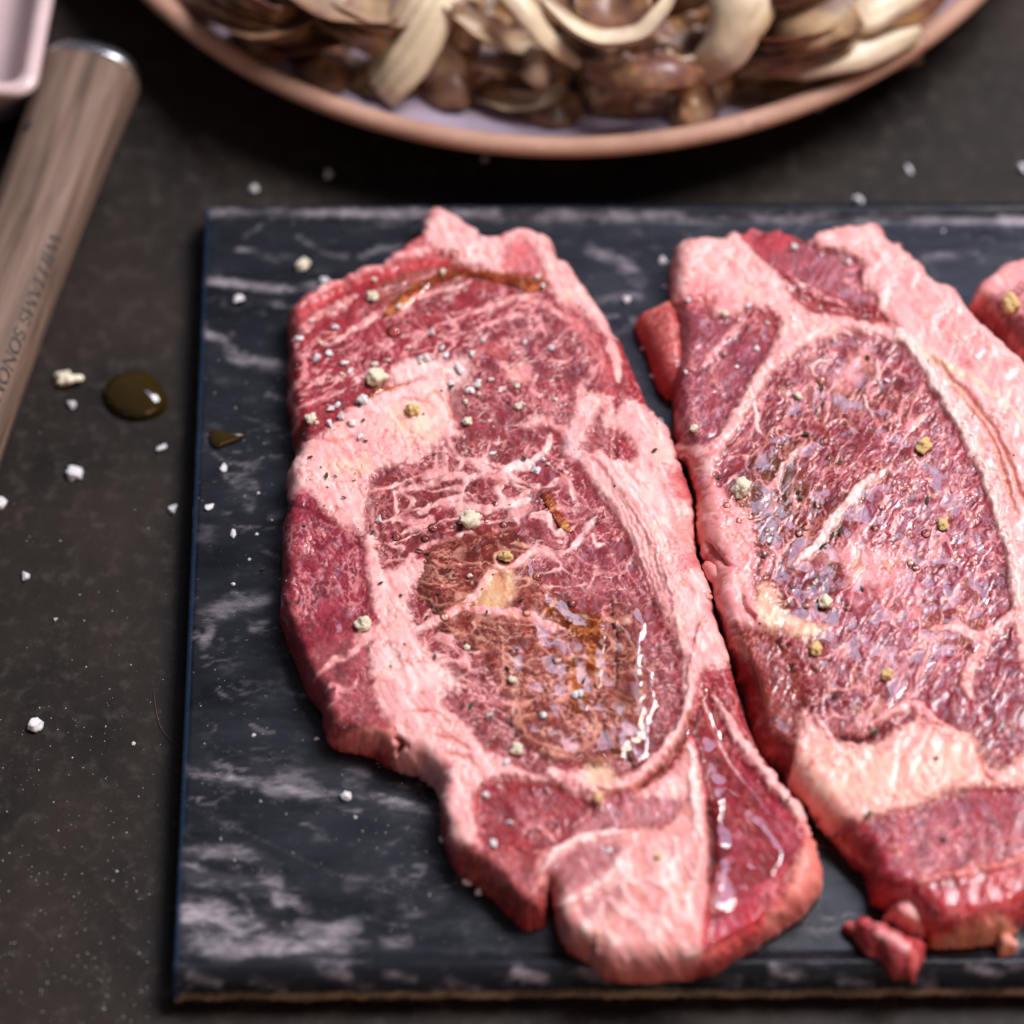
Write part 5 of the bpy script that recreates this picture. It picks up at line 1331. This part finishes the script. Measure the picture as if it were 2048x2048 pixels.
def chunk(pts, H, z0, rib, char, parent, seed):
    q = Steak(pts, H, z0, 0.006, cell=0.0006, seed=seed)
    u = q.px / 70; v = (q.py + 10 * noise(q.px / 40, q.py / 40, seed=seed + 8)) / 17
    fold = np.abs(noise(u, v, seed=seed + 1)) + 0.5 * np.abs(noise(u * 2.3, v * 2.3, seed=seed + 2))
    Z = np.maximum(q.z + (0.0046 * fold - 0.0018 + 0.004 * noise(q.px / 55, q.py / 45, seed=seed + 9)) * q.prof, z0)
    gi = np.arange(len(q.x)).reshape(q.shape); kp = q.keep.reshape(q.shape)
    F = np.stack([gi[:-1, :-1], gi[1:, :-1], gi[1:, 1:], gi[:-1, 1:]], -1)[kp[:-1, :-1] & kp[1:, :-1] & kp[1:, 1:] & kp[:-1, 1:]]
    used = np.unique(F); mp = np.full(len(q.x), -1); mp[used] = np.arange(len(used))
    me = np_mesh('body', np.stack([q.x, q.y, Z], -1)[used], mp[F])
    set_attr(me, 'rib', np.clip(rib + 0.75 * sstep(0.42, 0.7, fold) + 0.3 * noise(u, v, seed=seed + 5), 0, 1)[used])
    set_attr(me, 'char', np.clip(char * (0.7 + 1.2 * noise(u * 1.3, v * 1.3, seed=seed + 6)), 0, 1)[used])
    o = link('body', me, M_LEAF); o.parent = parent; o.matrix_parent_inverse = parent.matrix_basis.inverted()
def wedge(px, py, label):
    p = unproj(px, py, 0.009)
    e = empty('radicchio_wedge', tuple(p))
    bpy.context.view_layer.update()
    tag(e, label, 'radicchio', 'grilled radicchio on the plate')
    return e
w = wedge(560, 20, 'brown crumpled grilled radicchio wedge beside the ribbed white one')
chunk([(540, 100), (640, 90), (760, 110), (800, 170), (720, 165), (620, 150)], 0.008, 0.011, 0.1, .55, w, 608)
chunk([(430, 10), (520, -50), (700, -60), (760, 0), (725, 80), (640, 118), (560, 108), (480, 70)], 0.012, 0.010, 0.1, .5, w, 602)
leaf('leaf', [(420, 10, .020), (540, 30, .030), (700, -20, .034)], [.004, .010, .006], .004, (.5, .3), .5, w, seed=1)
leaf('leaf', [(470, 55, .016), (590, 75, .022), (720, 50, .026)], [.003, .008, .006], .003, (.1, .5), .6, w, seed=2)
leaf('leaf', [(520, 100, .012), (620, 110, .015), (700, 120, .014)], [.003, .007, .004], -.002, (.0, .1), .7, w, seed=3)
leaf('leaf', [(560, -40, .034), (680, 0, .038), (780, 40, .028)], [.004, .009, .005], .004, (.7, .6), .35, w, seed=4)
leaf('leaf', [(380, -60, .022), (430, -10, .018), (480, 70, .012)], [.004, .010, .004], -.003, (.2, .0), .6, w, seed=5)
w = wedge(820, 100, 'grilled radicchio wedge with a broad white ribbed stalk')
leaf('stalk', [(742, 168, .018), (785, 105, .026), (850, 0, .034), (905, -90, .036)], [.0072, .0080, .0076, .007], -.0030, (1.5, 1.4), .02, w, .003, .05, ribs=.0005, seed=6)
leaf('leaf', [(850, 190, .013), (868, 120, .022), (905, 10, .030), (940, -80, .034)], [.007, .0075, .006, .005], -.003, (.75, .8), .25, w, .002, .15, seed=7)
leaf('leaf', [(790, 195, .011), (840, 205, .011), (900, 200, .012)], [.003, .005, .003], .001, (.3, .1), .5, w, seed=8)
leaf('leaf', [(925, 150, .015), (935, 90, .024), (930, 0, .034)], [.002, .0035, .003], .002, (.9, .5), .3, w, seed=9)
w = wedge(1000, 120, 'small curled radicchio wedge with purple and cream leaf edges')
chunk([(850, -60), (960, -80), (1110, -70), (1140, 60), (1060, 120), (920, 110)], 0.017, 0.009, 0.15, .45, w, 607)
chunk([(890, 60), (1000, 40), (1120, 60), (1155, 150), (1100, 198), (960, 205), (890, 180)], 0.011, 0.009, 0.1, .55, w, 603)
leaf('leaf', [(930, 185, .013), (1020, 207, .016), (1090, 200, .018), (1130, 175, .020)], [.0015, .0030, .0030, .001], .0015, (.9, .9), .3, w, seed=10)
leaf('leaf', [(940, 130, .016), (1020, 165, .017), (1110, 150, .018)], [.003, .006, .003], -.002, (.1, .2), .7, w, seed=11)
leaf('leaf', [(890, 15, .032), (960, 60, .030), (1030, 95, .024), (1070, 85, .022)], [.001, .0035, .0035, .001], .002, (.9, .8), .25, w, seed=12)
leaf('leaf', [(900, 60, .024), (980, 110, .022), (1050, 120, .020)], [.003, .006, .004], .002, (.05, .1), .8, w, seed=13)
leaf('heart', [(1060, 90, .026), (1085, 115, .026), (1100, 145, .020)], [.003, .005, .003], -.004, (.8, .8), .1, w, .004, .05, seed=14)
w = wedge(1280, 120, 'largest charred radicchio wedge with a pale cup-shaped rim and brown outer leaves')
leaf('stalk', [(1015, -30, .040), (1070, 35, .036), (1120, 90, .029), (1165, 125, .024)], [.003, .0032, .0028, .0015], -.0012, (1.2, 1.2), .05, w, .002, .05, seed=15)
leaf('leaf', [(1090, 0, .044), (1150, 52, .042), (1205, 74, .041), (1275, 66, .041), (1325, 20, .043), (1350, -30, .045)], [.001, .0018, .0022, .0022, .0018, .001], .0006, (1.2, 1.2), .1, w, .0025, .1, seed=16)
leaf('leaf', [(1150, 10, .038), (1220, 30, .034), (1300, 10, .038)], [.006, .012, .006], .004, (.1, .1), .6, w, seed=17)
chunk([(1115, 0), (1250, 20), (1420, 0), (1510, -30), (1525, 130), (1420, 175), (1180, 165), (1120, 110)], 0.015, 0.010, 0.05, .4, w, 606)
chunk([(1150, 130), (1190, 95), (1300, 92), (1400, 105), (1470, 140), (1495, 185), (1440, 232), (1380, 246), (1300, 250), (1200, 236), (1160, 190)], 0.014, 0.010, 0.02, .45, w, 601)
leaf('leaf', [(1170, 120, .030), (1260, 135, .033), (1350, 125, .033), (1410, 140, .027)], [.002, .0045, .005, .002], -.003, (.12, .05), .2, w, .002, .4, seed=18)
leaf('leaf', [(1400, 120, .026), (1430, 170, .020), (1440, 220, .011)], [.004, .011, .008], -.004, (.05, .0), .6, w, seed=20)
chunk([(1090, -110), (1300, -140), (1560, -120), (1570, 30), (1420, 60), (1200, 55), (1110, 10)], 0.020, 0.010, 0.05, .5, w, 605)
w = wedge(1440, 40, 'smooth cream radicchio heart leaning on the charred wedge')
leaf('stalk', [(1500, -60, .042), (1465, 0, .040), (1425, 70, .033), (1365, 135, .022)], [.008, .0088, .008, .003], -.005, (1.4, 1.4), .06, w, .004, .05, seed=22)
leaf('leaf', [(1540, -40, .034), (1530, 40, .030), (1480, 130, .018)], [.003, .005, .003], .002, (.1, .0), .8, w, seed=23)
w = wedge(1650, 110, 'flat grilled radicchio wedge with scorched cream top lying against the rim')
leaf('stalk', [(1530, 110, .022), (1610, 105, .028), (1720, 88, .029), (1840, 52, .026)], [.003, .0058, .0052, .0015], -.0025, (1.3, 1.1), .22, w, .003, .1, seed=24)
leaf('leaf', [(1480, 150, .013), (1600, 148, .019), (1760, 112, .021), (1850, 70, .022)], [.004, .0065, .004, .002], -.002, (.1, .0), .6, w, seed=25)
leaf('leaf', [(1500, 80, .022), (1600, 60, .028), (1700, 50, .026)], [.004, .007, .004], .002, (.1, .1), .7, w, seed=26)
w = wedge(1660, -20, 'olive brown radicchio wedge behind the scorched flat one')
chunk([(1480, 50), (1560, 10), (1700, -20), (1810, 0), (1790, 70), (1680, 125), (1560, 168), (1490, 160)], 0.010, 0.010, 0.05, .6, w, 604)
leaf('leaf', [(1540, 20, .032), (1620, 25, .038), (1700, -10, .040)], [.004, .008, .006], -.004, (.4, .6), .4, w, .003, seed=27)
leaf('stalk', [(1640, 40, .030), (1730, 10, .034), (1830, -50, .034)], [.004, .006, .005], -.003, (1.1, .9), .1, w, .003, seed=28)
leaf('leaf', [(1720, 60, .018), (1810, 20, .020), (1880, -40, .022)], [.003, .007, .005], .002, (.0, .0), .6, w, seed=29)
def layered(w, x, y, ang, L, n, z0, seed, inner=0.9):
    ca, sa = math.cos(R(ang)), math.sin(R(ang))
    for k in range(n):
        o_ = (k - n / 2) * 17; cx, cy = x - sa * o_, y + ca * o_ * 0.75
        ll = L * (1 - 0.10 * abs(k - n / 2)); zz = z0 + 0.0022 * (n - k) * 0.8
        leaf('leaf', [(cx - ca * ll, cy - sa * ll, zz - .006), (cx - ca * ll * .3, cy - sa * ll * .3, zz + .004), (cx + ca * ll * .4, cy + sa * ll * .4, zz + .005), (cx + ca * ll, cy + sa * ll, zz - .004)],
             [.0025, .0055, .0060, .0025], .0018, (inner * (0.35 + 0.65 * (k % 2)), .3), .55 if k % 2 else .75, w, .0016, .35, 0.7, seed=seed + k)
layered(wedge(500, 40, 'layered charred radicchio half against the near left rim'), 500, 35, 18, 130, 5, .020, 200)
layered(wedge(1600, 130, 'layered scorched radicchio half along the right rim'), 1610, 105, -14, 150, 5, .019, 230)
layered(wedge(720, 60, 'layered brown radicchio half behind the ribbed stalk'), 690, 50, 30, 100, 4, .022, 240, 0.7)
layered(wedge(1620, 20, 'layered olive radicchio half behind the scorched wedge'), 1620, 10, -20, 120, 4, .026, 250, 0.8)
w = wedge(1000, 60, 'dark flattened radicchio leaves lying under the other wedges')
for i, (x, y) in enumerate([(520, 80), (640, 130), (760, 150), (900, 150), (1000, 150), (1100, 200), (1380, 200), (1500, 170), (1620, 150), (1760, 90), (600, 40), (1050, 40), (1450, 90), (1700, 20)]):
    a = random.uniform(-1, 1)
    leaf('leaf', [(x - 75, y - 20 * a, .012), (x, y - 10, .017 + .004 * abs(a)), (x + 80, y + 18 * a - 6, .012)], [.003, .0075, .004], -.002 + .004 * a, (.15, .3), .75, w, seed=70 + i)
for i, (x, y, lab) in enumerate([(640, -160, 'brown radicchio wedge deeper in the plate behind the crumpled one'), (950, -190, 'dark radicchio wedge deeper in the plate behind the ribbed stalk'), (1280, -180, 'charred radicchio wedge deeper in the plate behind the largest one'), (1560, -170, 'brown radicchio wedge deeper in the plate behind the cream heart')]):
    w = wedge(x, y, lab)
    chunk([(x - 150, y), (x - 90, y - 60), (x + 40, y - 75), (x + 150, y - 40), (x + 160, y + 30), (x + 40, y + 60), (x - 100, y + 50)], 0.014, 0.0075, 0.1, .5, w, 620 + i)
    for k in range(3):
        a = random.uniform(-1, 1)
        leaf('leaf', [(x - 110, y + 30 * a + k * 25 - 40, .014 + .003 * k), (x, y + k * 25 - 50, .021 + .003 * k), (x + 120, y - 30 * a + k * 20 - 40, .015 + .002 * k)], [.004, .010, .005], .003 * a, (.5, .3), .5, w, seed=40 + i * 5 + k)

# ------------------------------------------------------------------ knife
t = NT('walnut_handle')
mp = t.new('ShaderNodeMapping'); mp.inputs['Scale'].default_value = (1.0, 0.06, 1.0); t.link(t.obj(), mp.inputs['Vector'])
n = t.noise(420, 6, 0.6, mp.outputs[0], 0.4); n2 = t.noise(70, 4, 0.6, mp.outputs[0])
c_ = t.mix(t.ramp(n, [(0.34, 0.0), (0.66, 1.0)]), (0.085, 0.052, 0.037), (0.225, 0.150, 0.113))
c_ = t.mix(t.ramp(n2, [(0.45, 0.0), (0.75, 0.7)]), c_, (0.075, 0.045, 0.034))
t.set(Base_Color=c_, Roughness=0.66, Specular_IOR_Level=0.25, Normal=t.bump(n, 0.12, 0.0004)); M_WOOD = t.m
t = NT('brushed_steel'); t.set(Base_Color=(0.62, 0.64, 0.68), Metallic=1.0, Roughness=t.ramp(t.noise(200, 3), [(0.3, 0.22), (0.7, 0.34)])); M_STEEL = t.m
M_INK = mat_simple('burnt_lettering', (0.030, 0.020, 0.017), 0.7)
ZK = 0.0115; HW, HH, NE = 0.0113, 0.0092, 2.5
k0 = unproj(181, 152, ZK); k1 = unproj(181 - .375 * 600, 152 + 600, ZK)
kd = (k1 - k0); kd /= np.linalg.norm(kd)
ks = np.array([-kd[1], kd[0], 0.0])               # towards the right-hand side of the handle
knife = empty('carving_knife', tuple(k0 * [1, 1, 0]))
knife.rotation_euler = (0, 0, math.atan2(kd[1], kd[0]) - math.pi / 2)     # local +y runs along the handle
bpy.context.view_layer.update()
tag(knife, 'carving knife with worn walnut handle, steel end cap and stamped lettering', 'knife')
KM = Matrix.Translation(Vector(tuple(k0 * [1, 1, 0]))) @ Matrix.Rotation(knife.rotation_euler.z, 4, 'Z')
side_sign = 1.0 if (KM.to_3x3() @ Vector((1, 0, 0))).dot(Vector(tuple(ks))) > 0 else -1.0
def ring_pts(y, w_, h_, n=40, e=NE, zc=ZK):
    out = []
    for j in range(n):
        a = 2 * math.pi * j / n; ca, sa = math.cos(a), math.sin(a)
        out.append((math.copysign(abs(ca) ** (2 / e), ca) * w_, y, zc + math.copysign(abs(sa) ** (2 / e), sa) * h_))
    return out
def loft(name, rings, mat, parent):
    n = len(rings[0]); V = [p for r in rings for p in r]
    F = [(i * n + j, i * n + (j + 1) % n, i * n + n + (j + 1) % n, i * n + n + j) for i in range(len(rings) - 1) for j in range(n)]
    bm = bmesh.new(); vs = [bm.verts.new(v) for v in V]
    for f in F: bm.faces.new([vs[i] for i in f])
    bm.faces.new(vs[:n][::-1]); bm.faces.new(vs[-n:])
    bmesh.ops.recalc_face_normals(bm, faces=bm.faces)
    me = bpy.data.meshes.new(name); bm.to_mesh(me); bm.free()
    me.polygons.foreach_set('use_smooth', np.ones(len(me.polygons), bool))
    o = bpy.data.objects.new(name, me); COL.objects.link(o); me.materials.append(mat); o.parent = parent
    return o
L_H = 0.118
prof = lambda y: (HW * (1 - 0.10 * math.sin(min(max(y / L_H, 0), 1) * math.pi)), HH * (1 - 0.08 * math.sin(min(max(y / L_H, 0), 1) * math.pi)))
handle = loft('handle', [ring_pts(y, *prof(y)) for y in np.linspace(0, L_H, 40)], M_WOOD, knife)
loft('end_cap', [ring_pts(-0.0062 * math.sin(a), HW * (0.05 + 0.955 * math.cos(a) ** 0.8), HH * (0.05 + 0.955 * math.cos(a) ** 0.8)) for a in np.linspace(0, math.pi / 2, 12)], M_STEEL, knife)
loft('bolster', [ring_pts(L_H + y, HW * k, HH * k) for y, k in ((0, 1.0), (.004, 1.02), (.010, 0.85), (.016, 0.55), (.018, 0.40))], M_STEEL, knife)
bl = [(-.010, .014), (.013, .014), (.014, .10), (.010, .17), (.0, .21), (-.008, .215), (-.010, .12)]
bm = bmesh.new(); vs = [bm.verts.new((x, L_H + y, ZK + .0008)) for x, y in bl]; f = bm.faces.new(vs)
r_ = bmesh.ops.extrude_face_region(bm, geom=[f]); [setattr(v.co, 'z', ZK - .0008) for v in r_['geom'] if isinstance(v, bmesh.types.BMVert)]
bmesh.ops.recalc_face_normals(bm, faces=bm.faces); me = bpy.data.meshes.new('blade'); bm.to_mesh(me); bm.free(); me.materials.append(M_STEEL)
o = bpy.data.objects.new('blade', me); COL.objects.link(o); o.parent = knife
def surf(x, y):
    w_, h_ = prof(y)
    return ZK + h_ * max(0.0, 1 - abs(x / w_) ** NE) ** (1 / NE)
me = dome_mesh('rivet', 0.0014, 0.0003); me.materials.append(M_PEPPER)
for yy in (0.022, 0.094):
    o = bpy.data.objects.new('rivet', me); COL.objects.link(o); o.parent = handle; o.location = (-0.0066 * side_sign, yy, surf(0.0066, yy) - 0.0001)
# letters as thick and thin strokes; u runs along the reading direction, v up
TK, TN = 0.19, 0.07
def arcs(cx, cy, rx, ry, a0, a1, wid, n=9):
    P = [(cx + rx * math.cos(R(a0 + (a1 - a0) * i / n)), cy + ry * math.sin(R(a0 + (a1 - a0) * i / n))) for i in range(n + 1)]
    return [(*P[i], *P[i + 1], wid) for i in range(n)]
GL = {'W': (1.25, [(0, 1, .32, 0, TK), (.32, 0, .62, 1, TN), (.62, 1, .94, 0, TK), (.94, 0, 1.22, 1, TN), (-.08, 1, .16, 1, TN), (1.1, 1, 1.32, 1, TN)]),
      'I': (0.36, [(.18, 0, .18, 1, TK), (.04, 0, .32, 0, TN), (.04, 1, .32, 1, TN)]),
      'L': (0.66, [(.16, 0, .16, 1, TK), (.02, 1, .3, 1, TN), (.02, 0, .6, 0, TN), (.6, 0, .62, .22, TN)]),
      'A': (0.92, [(.02, 0, .42, 1, TN), (.42, 1, .84, 0, TK), (.18, .36, .66, .36, TN), (-.06, 0, .16, 0, TN), (.7, 0, .96, 0, TN)]),
      'M': (1.12, [(.1, 0, .16, 1, TN), (.16, 1, .52, .08, TK), (.52, .08, .9, 1, TN), (.9, 1, .98, 0, TK), (0, 0, .22, 0, TN), (.86, 0, 1.1, 0, TN)]),
      'S': (0.62, arcs(.3, .74, .2, .24, 20, 270, .12) + arcs(.3, .26, .22, .25, 90, -160, .14)),
      'N': (1.0, [(.12, 0, .12, 1, TN), (.12, 1, .82, 0, TK), (.82, 0, .82, 1, TN), (0, 0, .24, 0, TN), (.7, 1, .94, 1, TN)]),
      'O': (1.0, arcs(.48, .5, .4, .48, -70, 70, TK) + arcs(.48, .5, .4, .48, 70, 110, TN, 3) + arcs(.48, .5, .4, .48, 110, 250, TK) + arcs(.48, .5, .4, .48, 250, 290, TN, 3)), ' ': (0.34, [])}
inv = KM.inverted()
q0 = inv @ Vector(tuple(unproj(122, 474, ZK + .006))); q1 = inv @ Vector(tuple(unproj(-12, 842, ZK + .006)))
LH = 0.0022; y_start = q0.y; x_base = 0.0064
txt = 'WILLIAMS SONOMA'; tot = sum(GL[ch][0] for ch in txt); LS = (q1.y - q0.y) / tot * 0.98
u0 = 0.0
for ch in txt:
    adv, strokes = GL[ch]
    V = []; F = []
    for (xa, ya, xb, yb, wd) in strokes:
        dx, dy = xb - xa, yb - ya; ll = math.hypot(dx, dy) + 1e-9; nx, ny = -dy / ll * wd / 2, dx / ll * wd / 2
        for i in range(4):
            t0, t1 = i / 4, (i + 1) / 4; b = len(V)
            for (tt, sg) in ((t0, 1), (t1, 1), (t1, -1), (t0, -1)):
                uu = (u0 + xa + dx * tt + nx * sg) * LS; vv = (ya + dy * tt + ny * sg)
                x = (x_base + vv * LH); y = y_start + uu + vv * LH * 0.30
                V.append((x * side_sign, y, surf(min(x, prof(y)[0] * .985), y) + 0.00008))
            F.append((b, b + 1, b + 2, b + 3))
    if V:
        me = bpy.data.meshes.new('letter'); me.from_pydata(V, [], F); me.update(); me.materials.append(M_INK)
        o = bpy.data.objects.new('letter', me); COL.objects.link(o); o.parent = handle
    u0 += adv

# ------------------------------------------------------------------ pale dish at the far left
def rrect(x0, x1, y0, y1, r, z, n=8):
    P = []
    for cx, cy, a0 in ((x1 - r, y1 - r, 0), (x0 + r, y1 - r, 90), (x0 + r, y0 + r, 180), (x1 - r, y0 + r, 270)):
        for i in range(n + 1):
            a = R(a0 + 90 * i / n); P.append((cx + r * math.cos(a), cy + r * math.sin(a), z))
    return P
dc = unproj(70, 190, 0.020); dd_ = unproj(104, 0, 0.020) - dc
dish = empty('serving_dish', (dc[0], dc[1], 0)); dish.rotation_euler = (0, 0, math.atan2(dd_[1], dd_[0]) - math.pi / 2)
tag(dish, 'pale pink rectangular ceramic dish edge behind the knife handle', 'dish')
Z0 = 0.020
levels = [(0.006, 0.0, .010), (0.004, .003, .010), (0.0008, Z0 - .003, .006), (0.0, Z0 - .0012, .005), (0.0008, Z0, .005), (0.0030, Z0, .004), (0.0038, Z0 - .0012, .004), (0.006, .007, .006), (0.010, .005, .008)]
rings_ = [rrect(-0.16 + i, -i, i, 0.24 - i, r, z) for i, z, r in levels]
M_DISH = mat_simple('blush_ceramic', (0.62, 0.47, 0.46), 0.25, 0.06, 100, 0.05)
loft('body', rings_, M_DISH, dish)
